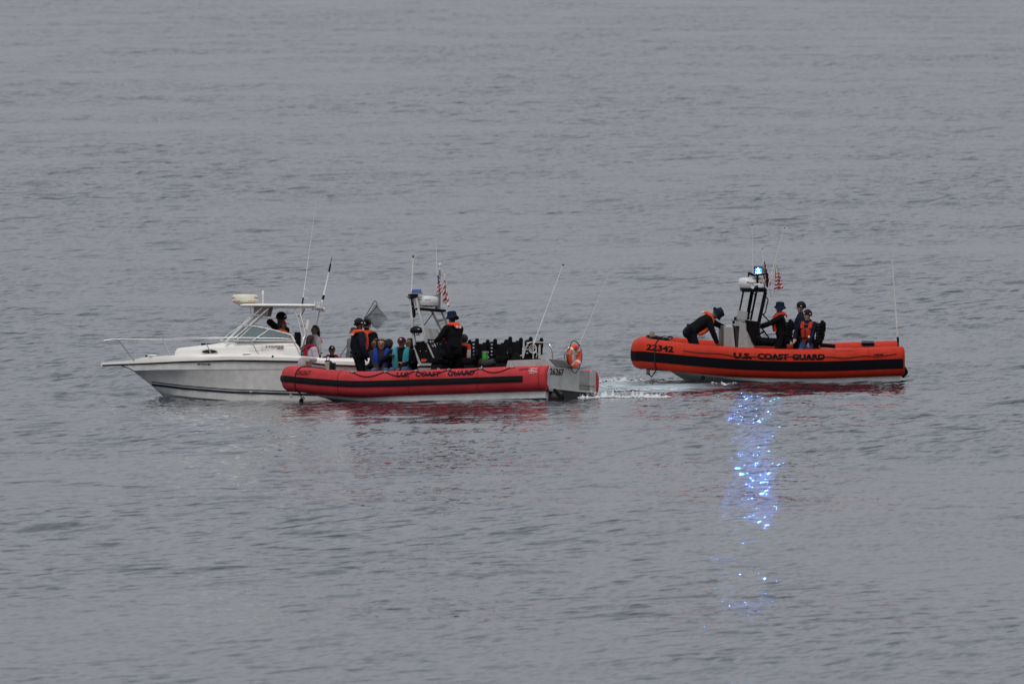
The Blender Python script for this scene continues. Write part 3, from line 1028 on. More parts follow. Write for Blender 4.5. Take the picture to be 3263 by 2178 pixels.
# hardtop
zb = W(1000, 415, -0.9).z
zt = W(1000, 372, -0.9).z
x0 = W(355, 405, -0.9).x; x1 = W(1640, 390, -0.9).x
rings = []
for k in range(15):
    t = k / 14
    x = x0 + (x1 - x0) * t
    hw = 0.93 * (1 - 0.16 * max(0, (0.18 - t) / 0.18) ** 2)
    e = 0.5 if k in (0, 14) else 1.0
    zc_ = (zb + zt) / 2; hh = (zt - zb) / 2 * e
    hp = []
    for j in range(20):
        a = 2 * math.pi * j / 20
        cx_, sz_ = math.copysign(abs(math.cos(a)) ** 0.25, math.cos(a)), math.copysign(abs(math.sin(a)) ** 0.55, math.sin(a))
        hp.append(Vector((x, hw * cx_, zc_ + hh * sz_ + (0.035 * (1 - (cx_) ** 2) if sz_ > 0 else 0) - 0.01 * (t - 0.5))))
    rings.append(hp)
MB().add(loft(rings)).build('hardtop', WHITE, sroot, angle=50)
# electronics box hanging under the top
a = W(720, 510, -0.3); b = W(600, 440, -0.3); c = W(860, 580, -0.3)
MB().add(prism([(W(590, 430, 0).x, zb), (W(590, 560, 0).x - 0.0, W(590, 540, 0).z), (W(830, 580, 0).x, W(830, 580, 0).z), (W(870, 430, 0).x, zb)], -0.55, 0.55)).build('overhead_box', mat('beige_box', (0.42, 0.39, 0.36), 0.6), sroot, bevel=0.012)
MB().add(prism([(W(870, 440, 0).x, zb - 0.005), (W(835, 575, 0).x, W(835, 575, 0).z), (W(880, 580, 0).x, W(880, 580, 0).z), (W(920, 440, 0).x, zb - 0.005)], -0.5, 0.5)).build('overhead_screen', mat('grey_plastic', (0.16, 0.16, 0.17), 0.4), sroot, bevel=0.006)
# pipe frame of the top
PIPE = mat('white_pipe', (0.70, 0.70, 0.69), 0.25, metal=0.4)
def mirror(pts, sg): return [Vector((p.x, -p.y * sg if sg < 0 else p.y, p.z)) for p in pts]
for sg in (-1, 1):
    def L_(pts, y0, y1):
        n = len(pts)
        out = []
        for i, (cx, cy) in enumerate(pts):
            y = y0 + (y1 - y0) * i / (n - 1)
            p = S.P(cS(cx, cy), -y)
            out.append(Vector((p.x, sg * y, p.z)))
        return out
    for pts, y0, y1 in (([(90, 1045), (205, 935), (730, 430)], 0.86, 0.78), ([(225, 935), (300, 920), (860, 430)], 0.84, 0.78),
                        ([(120, 1010), (215, 900), (540, 580)], 0.80, 0.70)):
        MB().add(tube(smooth_path(L_(pts, y0, y1), 5), 0.019, 8)).build('hardtop_leg', PIPE, sroot)
    for pts, y0, y1 in (([(1285, 430), (1340, 620), (1430, 960), (1425, 1070), (1400, 1110)], 0.80, 0.98), ([(1452, 430), (1395, 540), (1415, 640), (1470, 880), (1445, 975), (1420, 1080)], 0.78, 0.96)):
        MB().add(tube(smooth_path(L_(pts, y0, y1), 5), 0.021, 8)).build('hardtop_leg', PIPE, sroot)
    for a_, b_ in (((1335, 555), (1400, 555)), ((1375, 730), (1432, 730)), ((540, 560), (690, 565)), ((380, 730), (490, 730)), ((430, 745), (540, 745)), ((1432, 725), (1500, 740))):
        MB().add(tube(L_([a_, b_], 0.82, 0.82), 0.013, 6)).build('leg_brace', PIPE, sroot)
MB().add(tube([S.P(cS(530, 430), -0.6), S.P(cS(540, 570), -0.6)], 0.012, 6)).build('leg_brace', PIPE, sroot)
# speaker tube tied to the rear leg, rod holders at the back edge
MB().add(tube([S.P(cS(1500, 800), -0.8), S.P(cS(1530, 640), -0.8)], 0.045, 12)).build('horn_tube', WHITE, sroot)
for i, cx in enumerate((1640, 1680, 1720)):
    MB().add(tube([W(cx + 10, 330, -0.75 + i * 0.3), W(cx - 15, 480, -0.75 + i * 0.3)], 0.034, 12)).build('rod_holder', PIPE, sroot)
a = W(1772, 465, 0.3)
MB().add(lathe([(0.05, -0.05), (0.06, 0.05), (0.045, 0.06)], (a.x, 0.3, a.z), (1, 0, 0), n=14)).build('deck_light', CREAM, sroot)
MB().add(bar((W(1600, 440, -0.1).x, -0.8, zb - 0.02), (W(1600, 440, -0.1).x, 0.8, zb - 0.02), 0.05, 0.04)).add(box((W(1690, 470, 0).x, 0.1, zb - 0.02), (0.28, 1.5, 0.03))).build('rod_rack', PIPE, sroot)
# radar on the front of the top
a = W(437, 375, 0.0)
prof = [(0.15, 0.0), (0.165, 0.02), (0.24, 0.055), (0.315, 0.097), (0.328, 0.105), (0.326, 0.16), (0.318, 0.245), (0.300, 0.268), (0.26, 0.278), (0.1, 0.284), (0.02, 0.284)]
rad = MB().add(lathe(prof, (a.x, 0, zt - 0.02), n=40)).build('radar', CREAM, sroot)
mb = MB()
for k in range(14):
    a0 = 2 * math.pi * k / 14; a1 = a0 + 0.33
    seg = [Vector((a.x + 0.330 * math.cos(a0 + (a1 - a0) * i / 5), 0.330 * math.sin(a0 + (a1 - a0) * i / 5), zt + 0.092 + 0.01 * math.sin(k * 1.7) * 0)) for i in range(6)]
    if k % 3 != 1:
        mb.add(tube(seg, 0.006, 5))
o = mb.build('red_line', REDPRINT, rad); o['kind'] = 'stuff'
def rad_txt(word, th0, th1, z0, z1, r):
    return lettering(word, lambda u, v: Vector((a.x + r * math.cos(th0 + (th1 - th0) * u), r * math.sin(th0 + (th1 - th0) * u), z0 + (z1 - z0) * v)), 0.03)
MB().add(rad_txt('Raytheon', -0.75, 0.35, zt + 0.15, zt + 0.20, 0.331)).build('maker_lettering', REDPRINT, rad)
MB().add(rad_txt('Raytheon', -3.6, -2.45, zt + 0.15, zt + 0.20, 0.331)).build('maker_lettering', REDPRINT, rad)
a2 = W(745, 250, -0.2)
mb = MB().add(tube([(a2.x, -0.2, zt - 0.01), (a2.x, -0.2, W(745, 205, -0.2).z)], 0.012, 8)).add(lathe([(0.022, 0), (0.028, 0.03), (0.024, 0.09), (0.02, 0.1)], (a2.x, -0.2, W(745, 208, -0.2).z), n=12))
mb.build('mast_light', WHITE, sroot)
# antennas
b_ = S.P(cX(135, 1395), -0.6); t_ = S.P(cX(309, 95), -0.5)
ant = MB().add(whip(b_, t_, 0.014, 0.004)).build('whip_antenna', ANT, sroot)
MB().add(tube([b_ - Vector((0, 0, 0.02)), b_.lerp(t_, 0.06)], 0.02, 8)).build('antenna_mount', DARK, ant)
for c0, c1 in (((165, 1205), (222, 1232)), ((150, 1312), (212, 1333))):
    MB().add(tube([S.P(cX(*c0), -0.6), S.P(cX(*c1), -0.7)], 0.005, 5)).build('antenna_radial', ANT, ant)
b_ = S.P(cX(340, 1568), -0.15); m0 = S.P(cX(365, 1450), -0.12); m1 = S.P(cX(410, 1290), -0.05); m2 = S.P(cX(475, 990), 0.0); t_ = S.P(cX(512, 805), 0.05)
b0_ = S.P(cS(1675, 735), -0.2)
rod = MB().add(tube([b0_, b_, m0, m1, m2], [0.016, 0.016, 0.026, 0.026, 0.015], 8)).build('antenna_pole', ANT, sroot)
MB().add(tube([m2, m2.lerp(t_, 0.55)], 0.022, 8)).add(tube([m2.lerp(t_, 0.5), t_], 0.008, 6)).build('pole_tip', DARK, rod)
MB().add(tube([m1.lerp(m0, 0.35), m1], 0.030, 8)).build('pole_joint', DARK, rod)
# mooring line heaped at the cockpit side
mb = MB()
rs = random.Random(3)
for k in range(9):
    c0 = W(1430 + rs.uniform(-40, 40), 1150 + rs.uniform(-60, 60), -0.95)
    mb.add(tube(smooth_path([c0, c0 + Vector((rs.uniform(-.1, .1), rs.uniform(-.05, .05), rs.uniform(-.1, .1))), c0 + Vector((rs.uniform(-.12, .12), 0.05, rs.uniform(-.14, 0.02)))], 5), 0.011, 6))
o = mb.build('green_mooring_line', mat('teal_rope', (0.03, 0.28, 0.24), 0.9), sroot); o['kind'] = 'stuff'

# ================================================================== shared fittings of the two patrol boats
def patrol_seat(root, x, y, zd, w=0.5, top=0.98, brand=True, face=-1):
    """Suspension seat facing the bow: pedestal, cushion, backrest, two perforated side plates."""
    cu = MB().add(box((x, y, zd + 0.52), (0.42, w * 0.8, 0.14))).build('seat', BLACKF, root, bevel=0.03)
    MB().add(box((x + 0.20, y, zd + 0.76), (0.12, w * 0.84, 0.36))).build('backrest', BLACKF, cu, bevel=0.03)
    MB().add(box((x - 0.02, y, zd + 0.12), (0.30, w * 0.62, 0.64))).build('pedestal', BLACKM, cu, bevel=0.02)
    for s in (-1, 1):
        yy = y + s * w * 0.5
        mb = MB()
        mb.add(box((x + 0.10, yy, zd + 0.78), (0.035, 0.03, 0.36)))
        mb.add(box((x + 0.235, yy, zd + 0.82), (0.07, 0.05, top - 0.62)))
        for k in range(5):
            mb.add(box((x + 0.16, yy, zd + 0.62 + k * 0.085), (0.10, 0.03, 0.055)))
        mb.add(box((x + 0.15, yy, zd + 0.57), (0.14, 0.03, 0.08)))
        o = mb.build('side_plate', BLACKM, cu)
        MB().add(eloft_box(x + 0.245, yy, zd + 0.80, zd + 1.06)).build('bolster', BLACKF, cu)
    if brand:
        p = Vector((x + 0.06, y - w * 0.31 - 0.004, zd + 0.06))
        MB().add(lettering('WAVE', quad_fn(p, p + Vector((0.03, 0, 0.26)), p + Vector((-0.07, 0, 0.01))), 0.03)).build('lettering', REFL, cu)
    return cu

def eloft_box(x, y, z0, z1):
    """Rounded upright pad."""
    return lathe([(0.02, 0), (0.04, 0.012), (0.05, 0.04), (0.052, z1 - z0 - 0.06), (0.045, z1 - z0 - 0.02), (0.02, z1 - z0)], (x, y, z0), n=14, sx=1.0, sy=0.8)

def strut(root, name, pts, w, material, parent=None, h=None):
    mb = MB()
    for a, b in zip(pts[:-1], pts[1:]):
        mb.add(bar(a, b, w, h or w, (0, 1, 0)))
    return mb.build(name, material, parent or root)

# ================================================================== red patrol boat alongside
N = Frame((-2.11, 2.48, 0.0), -27.0, -1.6, -4.0)
nroot = empty('patrol_boat', N.M, 'faded red collared patrol boat numbered 26267 beside the white fishing boat', 'boat')
ncx = [880, 895, 928, 1001, 1122, 1244, 1365, 1444, 1565, 1695, 1740]
ncy = [1201, 1202, 1204.8, 1214, 1223, 1220.6, 1216, 1214, 1209, 1205, 1203.5]
npath = collar(N, nroot, 4.00, -1.0, -3.62, 1.21, 0.32, 0.29, ncx, ncy, REDT, blunt=2.2, square=2.2)
NC = Collar(npath, 0.32, 0.29, 2.6)
ncol = MB().add(NC.body(32, 0.03)).build('collar', REDT, nroot, angle=60)
nlast = len(npath) - 1
for a0, a1, off in ((-0.155, -0.065, 0.018), (-0.062, 0.052, 0.030), (0.055, 0.135, 0.018)):
    MB().add(NC.strake(a0, a1, off, 3, nlast - 3)).build('rub_strake', DARK, ncol)
MB().add(rib_hull(NC, -0.45, 0.22, 0, 3.96, 1.21, -3.1)).build('hull', PALEH, nroot, angle=25)
nzd = min(p.z for p in npath) - 0.10
deck = []
for i in range(0, len(npath) // 2 + 1):
    p = npath[i]; deck.append((p.x + (0.05 if i == 0 else 0.1 if p.x < -1 else 0), p.y * 0.93))
v = [Vector((x, y, nzd)) for x, y in deck] + [Vector((x, -y, nzd)) for x, y in deck[:-1]]
nd = len(deck)
f = []
for i in range(nd - 1):
    j = nd + i; k = nd + i + 1 if i + 1 < nd - 1 else nd - 1
    f.append((i, i + 1, k, j))
MB().add((v, f)).build('deck', ALUD, nroot)
# lettering on the collar
MB().add(NC.text(N, 'U.S.', 1261, 1302, (1185, 1184), (1201.5, 1201), 0.03)).build('collar_lettering', FADEL, ncol)
MB().add(NC.text(N, 'COAST', 1322, 1401, (1184, 1182.5), (1200, 1198.5), 0.03)).build('collar_lettering', FADEL, ncol)
MB().add(NC.text(N, 'GUARD', 1425, 1511, (1181.5, 1177.5), (1198, 1194), 0.03)).build('collar_lettering', FADEL, ncol)
MB().add(NC.text(N, '26267', 944, 987, (1178, 1180.5), (1193.5, 1196.5), 0.01, 0.15)).build('number_lettering', FADEL, ncol)
MB().add(NC.text(N, 'SAFE', 1650, 1681, (1173, 1172), (1179.5, 1178.5), 0.0, 0.3)).build('maker_lettering', FADEL, ncol)
# worn pale patch near the stern
mb = MB()
rs = random.Random(8)
for k in range(26):
    pxx = rs.uniform(1686, 1708); pyy = 1180 + rs.uniform(-7, 9)
    u = NC.u_at_px(N, pxx)
    an = 0.9 - (pyy - 1172) * 0.035
    w = rs.uniform(0.008, 0.03); h = rs.uniform(0.02, 0.07)
    mb.add(([NC.pt(u - w, an - h, 0.004), NC.pt(u + w, an - h * rs.uniform(.3, 1), 0.004), NC.pt(u + w * rs.uniform(.3, 1), an + h, 0.004), NC.pt(u - w, an + h * rs.uniform(.4, 1), 0.004)], [(0, 1, 2, 3)]))
o = mb.build('scuffed_paint', mat('scuffed_white', (0.55, 0.42, 0.42), 0.7), ncol); o['kind'] = 'stuff'
for px in (1075, 1300, 1520, 1716):
    u = NC.u_at_px(N, px)
    rings = [[NC.pt(u + d, 1.55 - 3.0 * i / 20, 0.003) for i in range(21)] for d in (-0.012, 0.012)]
    MB().add(loft(rings, False, False)).build('collar_seam', mat('seam_dark_red', (0.30, 0.022, 0.026), 0.7, spec=0.15), ncol)
# grab rope looped along the collar
pad_px = [1117, 1222, 1319, 1423, 1525, 1625]
pads = []
for px in pad_px:
    u = NC.u_at_px(N, px); pads.append(u)
    v = []
    for i in range(10):
        a = 2 * math.pi * i / 10
        v.append(NC.pt(u + 0.085 * math.cos(a), 1.02 + 0.16 * math.sin(a), 0.008))
    pd = MB().add((v, [tuple(range(10))])).build('rope_patch', mat('patch_grey', (0.05, 0.045, 0.05), 0.8), ncol)
    MB().add(torus(NC.pt(u, 1.0, 0.02), NC.pt(u, 1.0, 0.1) - NC.pt(u, 1.0, 0.0), 0.028, 0.008, 16, 6)).build('rope_ring', STEEL, pd)
for a, b in zip(pads[:-1], pads[1:]):
    pts = []
    for i in range(17):
        t = i / 16
        pts.append(NC.pt(a + (b - a) * t, 1.0 - 0.55 * (1 - (2 * t - 1) ** 2), 0.016))
    MB().add(tube(pts, 0.0125, 6)).build('grab_rope', ROPE, ncol)
# line wrapped round the bow and down to the bow eye
ub = NC.u_at_px(N, 936)
pts = [NC.pt(ub - 0.12 + 0.12 * i / 14, 1.5 - 2.9 * i / 14, 0.014) for i in range(15)]
eye = N.P(cB2(330, 1440), -0.35)
line = [N.P(cB2(650, 1050), -0.5), N.P(cB2(500, 1028), -0.75)] + pts + [eye]
MB().add(tube(line, 0.013, 6)).build('bow_line', ROPE, nroot)
mb = MB()
for k in range(5):
    mb.add(torus(eye + Vector((rs.uniform(-.03, .05), rs.uniform(-.03, .03), rs.uniform(-.08, .02))), (rs.uniform(-1, 1), 1, rs.uniform(-1, 1)), 0.035, 0.013, 14, 6))
o = mb.build('line_knot', ROPE, nroot); o['kind'] = 'stuff'
# bow fairlead and bitt
a = N.P(cB2(375, 960), 0.0); b = N.P(cB2(465, 930), 0.0)
mb = MB().add(prism([(N.P(cB2(310, 1010), 0).x, N.P(cB2(310, 1010), 0).z), (N.P(cB2(340, 915), 0).x, N.P(cB2(340, 915), 0).z), (N.P(cB2(385, 898), 0).x, N.P(cB2(385, 898), 0).z), (N.P(cB2(470, 900), 0).x, N.P(cB2(470, 900), 0).z), (N.P(cB2(430, 960), 0).x, N.P(cB2(430, 960), 0).z), (N.P(cB2(425, 1015), 0).x, N.P(cB2(425, 1015), 0).z)], -0.16, 0.16))
mb.add(tube([(b.x, -0.2, b.z), (b.x, 0.2, b.z)], 0.06, 14))
mb.build('bow_fairlead', ALU, nroot, bevel=0.01)
a = N.P(cB2(690, 1020), -0.1)
bt = MB().add(box((a.x, -0.1, a.z - 0.12), (0.12, 0.16, 0.48))).build('mooring_bitt', mat('old_bronze', (0.30, 0.28, 0.22), 0.5, metal=0.3), nroot, bevel=0.012)
MB().add(box((a.x + 0.11, -0.1, a.z - 0.02), (0.10, 0.17, 0.22))).build('bitt_block', DARK, bt, bevel=0.012)
MB().add(torus(N.P(cB2(680, 925), -0.1), (0.4, 1, 0), 0.05, 0.013, 22, 8)).build('bitt_ring', STEEL, bt)
MB().add(torus(N.P(cB2(685, 955), -0.1), (0, 0.2, 1), 0.075, 0.018, 20, 6)).build('rope_turn', ROPE, bt)

# console
yp, ys_ = -0.42, 0.56
def cz(cx, cy, y=yp): return N.P(cB3(cx, cy), y)
poly = [cz(*q) for q in ((968, 722), (1005, 685), (1140, 662), (1262, 920), (1222, 1010), (1060, 1010), (1035, 960))]
pxz = [(p.x, p.z) for p in poly]
cons = MB().add(prism(pxz, yp, ys_)).build('console', ALU, nroot, bevel=0.012, smooth=False)
pan = [cz(*q, yp - 0.001) for q in ((985, 735), (1015, 700), (1130, 684), (1238, 915), (1205, 975), (1085, 975), (1065, 940))]
MB().add(prism([(p.x, p.z) for p in pan], yp - 0.006, yp + 0.01)).build('side_panel', BLACKF, cons, smooth=False)
a = cz(1113, 938, yp - 0.01)
MB().add(box((a.x, yp - 0.012, a.z), (0.13, 0.012, 0.07))).build('red_label', mat('red_label', (0.55, 0.06, 0.05), 0.6), cons)
for q in ((1072, 817), (1148, 817), (1155, 935)):
    a = cz(*q)
    MB().add(lathe([(0.012, 0), (0.010, 0.008)], (a.x, yp - 0.005, a.z), (0, -1, 0), n=10)).build('panel_stud', STEEL, cons)
# pale edging of the panel
mb = MB()
mb.add(tube([cz(1142, 668, yp - 0.012), cz(1255, 920, yp - 0.012), cz(1215, 1000, yp - 0.012)], 0.014, 6))
mb.build('panel_edge', ALU, cons)
a = cz(1130, 1045)
MB().add(box((a.x + 0.02, yp + 0.24, a.z - 0.03), (0.38, 0.5, 0.08))).build('console_foot', mat('darker_alu', (0.27, 0.265, 0.25), 0.55, var=0.15), nroot, bevel=0.008)
# dash (aft face): leaning panel with gauges and screens
e0, e1 = poly[2], poly[3]
nrm = Vector((e1.z - e0.z, 0, -(e1.x - e0.x))).normalized()
if nrm.x < 0: nrm = -nrm
dv = [Vector((e0.x, yp + 0.03, e0.z)), Vector((e1.x, yp + 0.03, e1.z)), Vector((e1.x, ys_ - 0.03, e1.z)), Vector((e0.x, ys_ - 0.03, e0.z))]
mb = MB().add(([p + nrm * 0.004 for p in dv] + [p + nrm * 0.03 for p in dv], [(3, 2, 1, 0), (4, 5, 6, 7), (0, 1, 5, 4), (1, 2, 6, 5), (2, 3, 7, 6), (3, 0, 4, 7)]))
dash = mb.build('dash_panel', BLACKM, cons, smooth=False)
SCR = mat('dim_screen', (0.10, 0.11, 0.13), 0.25)
def on_dash(s, t, h=0.034):       # s across (0..1), t down (0..1)
    p = dv[0].lerp(dv[3], s); q = dv[1].lerp(dv[2], s)
    return p.lerp(q, t) + nrm * h
for s, t in ((0.10, 0.18), (0.10, 0.34), (0.26, 0.16), (0.26, 0.32)):
    MB().add(lathe([(0.045, 0), (0.045, 0.012), (0.036, 0.013)], on_dash(s, t, 0.03), nrm, n=16)).build('gauge', STEEL, dash)
for s0, s1, t0, t1 in ((0.38, 0.56, 0.08, 0.34), (0.62, 0.85, 0.10, 0.36), (0.4, 0.56, 0.62, 0.82)):
    q = [on_dash(s0, t0), on_dash(s1, t0), on_dash(s1, t1), on_dash(s0, t1)]
    MB().add((q + [p + nrm * 0.02 for p in q], [(4, 5, 6, 7), (0, 1, 5, 4), (1, 2, 6, 5), (2, 3, 7, 6), (3, 0, 4, 7), (3, 2, 1, 0)])).build('screen', SCR, dash, smooth=False)
# black block in place of coamings and boxes in shadow beneath the dash
a = N.P(cB3(1330, 960), 0.0)
MB().add(box((a.x - 0.05, 0.05, a.z - 0.02), (0.35, 0.9, 0.5))).build('under_dash_block', BLACKM, nroot, bevel=0.02)
wheel = on_dash(0.62, 0.75, 0.14)
mb = MB().add(torus(wheel, nrm, 0.17, 0.014, 28, 7)).add(tube([wheel, wheel - nrm * 0.12], 0.02, 8))
for k in range(3):
    a_ = k * 2.094
    e = Vector((nrm.z, 0, -nrm.x))
    mb.add(tube([wheel, wheel + e * 0.17 * math.cos(a_) + Vector((0, 1, 0)) * 0.17 * math.sin(a_)], 0.01, 6))
mb.build('steering_wheel', BLACKM, nroot)
# windscreen on the console top
a = N.P(cB3(1200, 600), yp + 0.1)
xs0 = cz(1110, 670).x
zl = cz(1110, 668).z
mb = MB()
q = [Vector((xs0 + 0.02, yp + 0.06, zl)), Vector((xs0 - 0.06, yp + 0.14, zl + 0.30)), Vector((xs0 - 0.06, ys_ - 0.10, zl + 0.30)), Vector((xs0 + 0.02, ys_ - 0.02, zl))]
mb.add((q + [p + Vector((0.012, 0, 0.004)) for p in q], [(0, 1, 2, 3), (7, 6, 5, 4), (0, 1, 5, 4), (1, 2, 6, 5), (2, 3, 7, 6), (3, 0, 4, 7)]))
mb.build('windscreen', CLEAR, cons, smooth=False)

# arch: two ladder frames joined across, leaning forward
def AP(cx, cy, y): return N.P(cB3(cx, cy), y)
PF0, PF1 = AP(938, 120, -0.34), AP(992, 690, -0.48)
PA0, PA1 = AP(1018, 115, -0.34), AP(1142, 660, -0.48)
SF0, SF1 = AP(1222, 285, 0.38), AP(1360, 560, 0.56)
SA0, SA1 = AP(1345, 275, 0.38), AP(1452, 520, 0.56)
arch = MB()
for a_, b_ in ((PF0, PF1), (PA0, PA1), (SF0, SF1), (SA0, SA1)):
    arch.add(bar(a_, b_ + (b_ - a_).normalized() * (0.1 if a_.y < 0 else 0.45), 0.055, 0.075, (0, 1, 0)))
for p0, p1, q0, q1 in ((PF0, PF1, PA0, PA1), (SF0, SF1, SA0, SA1)):
    for t in ((0.0, 0.49, 0.70) if p0 is PF0 else (0.0, 0.5)):
        arch.add(bar(p0.lerp(p1, t), q0.lerp(q1, t), 0.05, 0.07, (0, 1, 0)))
nbeam0 = AP(1040, 262, -0.36); nbeam1 = AP(1370, 290, 0.42)
arch_o = arch.build('arch', ALU, nroot, bevel=0.006)
MB().add(bar(nbeam0, nbeam1, 0.22, 0.06)).build('arch_beam', BLACKM, arch_o, bevel=0.01)
t0, t1 = AP(908, 102, -0.42), AP(1295, 96, 0.45)
MB().add(bar(t0, t1, 0.10, 0.035)).build('top_bar', mat('grey_bar', (0.16, 0.155, 0.15), 0.5), arch_o, bevel=0.006)
mb = MB()
rs = random.Random(4)
for k in range(7):                     # cable bundle on the forward leg
    p = AP(955 + rs.uniform(-12, 22), 80 + rs.uniform(-10, 20), -0.37)
    pts = [p]
    for j in range(5):
        p = AP(955 + rs.uniform(-15, 25) + j * 7, 130 + j * 55 + rs.uniform(-14, 14), -0.38 + rs.uniform(-0.02, 0.02)); pts.append(p)
    mb.add(tube(smooth_path(pts, 4), 0.010, 5))
o = mb.build('cable_bundle', DARK, arch_o); o['kind'] = 'stuff'
MB().add(box(AP(975, 95, -0.35), (0.22, 0.12, 0.10))).build('junction_box', DARK, arch_o, bevel=0.01)
MB().add(box(AP(975, 330, -0.37), (0.08, 0.08, 0.22))).build('handset', DARK, arch_o, bevel=0.01)
rc = AP(1148, 238, 0.0)
nrad = MB().add(radome(rc, 0.30, 0.27)).build('radar', RADW, nroot)
def ring_txt(word, th0, th1, z0, z1, r, c):
    return lettering(word, lambda u, v: Vector((c.x + r * math.cos(th0 + (th1 - th0) * u), c.y + r * math.sin(th0 + (th1 - th0) * u), c.z + z0 + (z1 - z0) * v)), 0.02)
MB().add(ring_txt('Raymarine', -2.75, -1.50, 0.135, 0.185, 0.303, rc)).build('maker_lettering', MAROON, nrad)
MB().add(ring_txt('HD COLOR', -1.2, -0.72, 0.145, 0.17, 0.304, rc)).build('maker_lettering', MAROON, nrad)
a = AP(1022, 58, -0.36)
MB().add(box(a + Vector((0.0, 0, -0.005)), (0.26, 0.14, 0.03))).build('beacon_base', mat('grey_cast', (0.25, 0.25, 0.24), 0.5), nroot)
MB().add(loft([[a + Vector((sx * 0.115, sy * 0.06, 0.01)) for sx, sy in ((-1, -1), (1, -1), (1, 1), (-1, 1))], [a + Vector((sx * 0.10, sy * 0.05, 0.10)) for sx, sy in ((-1, -1), (1, -1), (1, 1), (-1, 1))]])).build('blue_beacon', BLUEL, nroot, bevel=0.012)
b_, t_ = N.P(cW(175, 1085), -0.40), N.P(cW(206, 430), -0.40)
an = MB().add(tube([b_, t_], 0.017, 8)).build('whip_antenna', ANT, nroot)
MB().add(tube([b_.lerp(t_, 0.965), t_ + (t_ - b_).normalized() * 0.02], 0.020, 8)).build('antenna_tip', DARK, an)
b_, t_ = N.P(cW(655, 1150), 0.42), N.P(cW(606, 130), 0.42)
MB().add(whip(b_, t_, 0.017, 0.005)).build('whip_antenna', ANT, nroot)
m0, m1 = N.P(cW(640, 1390), 0.40), N.P(cW(680, 670), 0.40)
mast = MB().add(tube([m0, m0.lerp(m1, 0.35), m0.lerp(m1, 0.6), m1], [0.075, 0.06, 0.03, 0.022], 10)).build('light_mast', mat('dull_grey_mast', (0.20, 0.19, 0.175), 0.6), nroot)
MB().add(tube([m1, m1 + Vector((0, 0, 0.10))], 0.012, 8)).add(lathe([(0.015, 0.08), (0.03, 0.10), (0.03, 0.15), (0.02, 0.165)], m1, n=12)).build('mast_light', ANT, mast)
MB().add(tube([N.P(cW(690, 722), 0.40), N.P(cW(770, 735), 0.40)], 0.008, 6)).build('flag_arm', STEEL, mast)
MB().add(tube([AP(1090, 520, 0.0), AP(1235, 320, 0.1)], 0.012, 6)).build('stay', DARK, arch_o)

# flags on this boat
us_stripe = lambda a, b: (int((b * 0.8 + a * 0.35 + 0.04) * 13)) % 2 == 0
def us_canton(n):
    def c(a, b, i, j):
        if b < 0.48 and a < 0.9 - b * 0.4:
            return 0 if (i % 4 == 1 and j % 4 == 1) or (i % 4 == 3 and j % 4 == 3) else 2
        return None
    return c
flag(N, 'flag', 'stars and stripes hanging limp from the grey mast of boat 26267', (cW(632, 770), cW(680, 765), cW(622, 1140), cW(728, 1075)), 0.36, us_stripe, us_canton(0))
flag(N, 'flag', 'red and white striped ensign, right of the two flags on boat 26267', (cW(752, 745), cW(778, 745), cW(715, 1230), cW(850, 1340)), 0.40,
     lambda a, b: (int((a * 0.55 + b * 1.1) * 9)) % 2 == 0, lambda a, b, i, j: (0 if b < 0.2 else (2 if (a > 0.7 and 0.22 < b < 0.34 and (i + j) % 2) else None)))

# seats in three rows
for row, (px_p, px_s) in enumerate(((1418, 1478), (1533, 1584), (1633, 1703))):
    for px, y in ((px_p, -0.48), (px_s, 0.52)):
        p = N.P((px, 1100), y)
        patrol_seat(nroot, p.x - 0.18 + (0.05, -0.03, 0.02)[row] * (1 if y < 0 else -1), y, nzd + (0.17, 0.21, 0.15, 0.19, 0.18, 0.22)[row * 2 + (y > 0)], 0.58, top=0.98)
# grey boxes and a bright green one fixed to the seat backs
a = N.P(cT(1168, 690), -0.5)
loose(MB().add(box((a.x, -0.5, a.z), (0.10, 0.16, 0.20))).build('storage_case', mat('grey_case', (0.30, 0.30, 0.30), 0.5), None, bevel=0.015), N, 'plain grey case on a seat back, left of the green one', 'case')
a = N.P(cT(1440, 735), -0.45)
gc = MB().add(box((a.x, -0.45, a.z), (0.10, 0.15, 0.16))).build('storage_case', mat('green_case', (0.04, 0.50, 0.03), 0.5), None, bevel=0.012)
MB().add(box((a.x + 0.01, -0.45, a.z + 0.10), (0.12, 0.16, 0.05))).build('lid', mat('grey_case', (0.30, 0.30, 0.30), 0.5), gc, bevel=0.01)
loose(gc, N, 'bright green case with grey lid between the black seats', 'case')
a = N.P(cT(1970, 740), -0.55)
loose(MB().add(ball((a.x, -0.55, a.z - 0.12), (0.19, 0.17, 0.26), 10)).build('duffel_bag', BLACKF, None), N, 'black duffel bag leaning against the rearmost near seat', 'bag')
a = N.P(cT(1350, 850), -0.55)
loose(MB().add(tube(smooth_path([a + Vector((-0.1, 0, 0.06)), a + Vector((0.15, 0, -0.02)), a + Vector((0.4, 0, 0.02))], 4), [0.09] * 8 + [0.07], 10)).build('rolled_cover', mat('dark_grey_canvas', (0.035, 0.036, 0.038), 0.9), None), N, 'rolled dark grey canvas lying below the green case', 'cover')
MB().add(tube([N.P(cT(1250, 640), -0.6), N.P(cT(1250, 900), -0.6)], 0.02, 8)).build('grab_post', BLACKM, nroot)

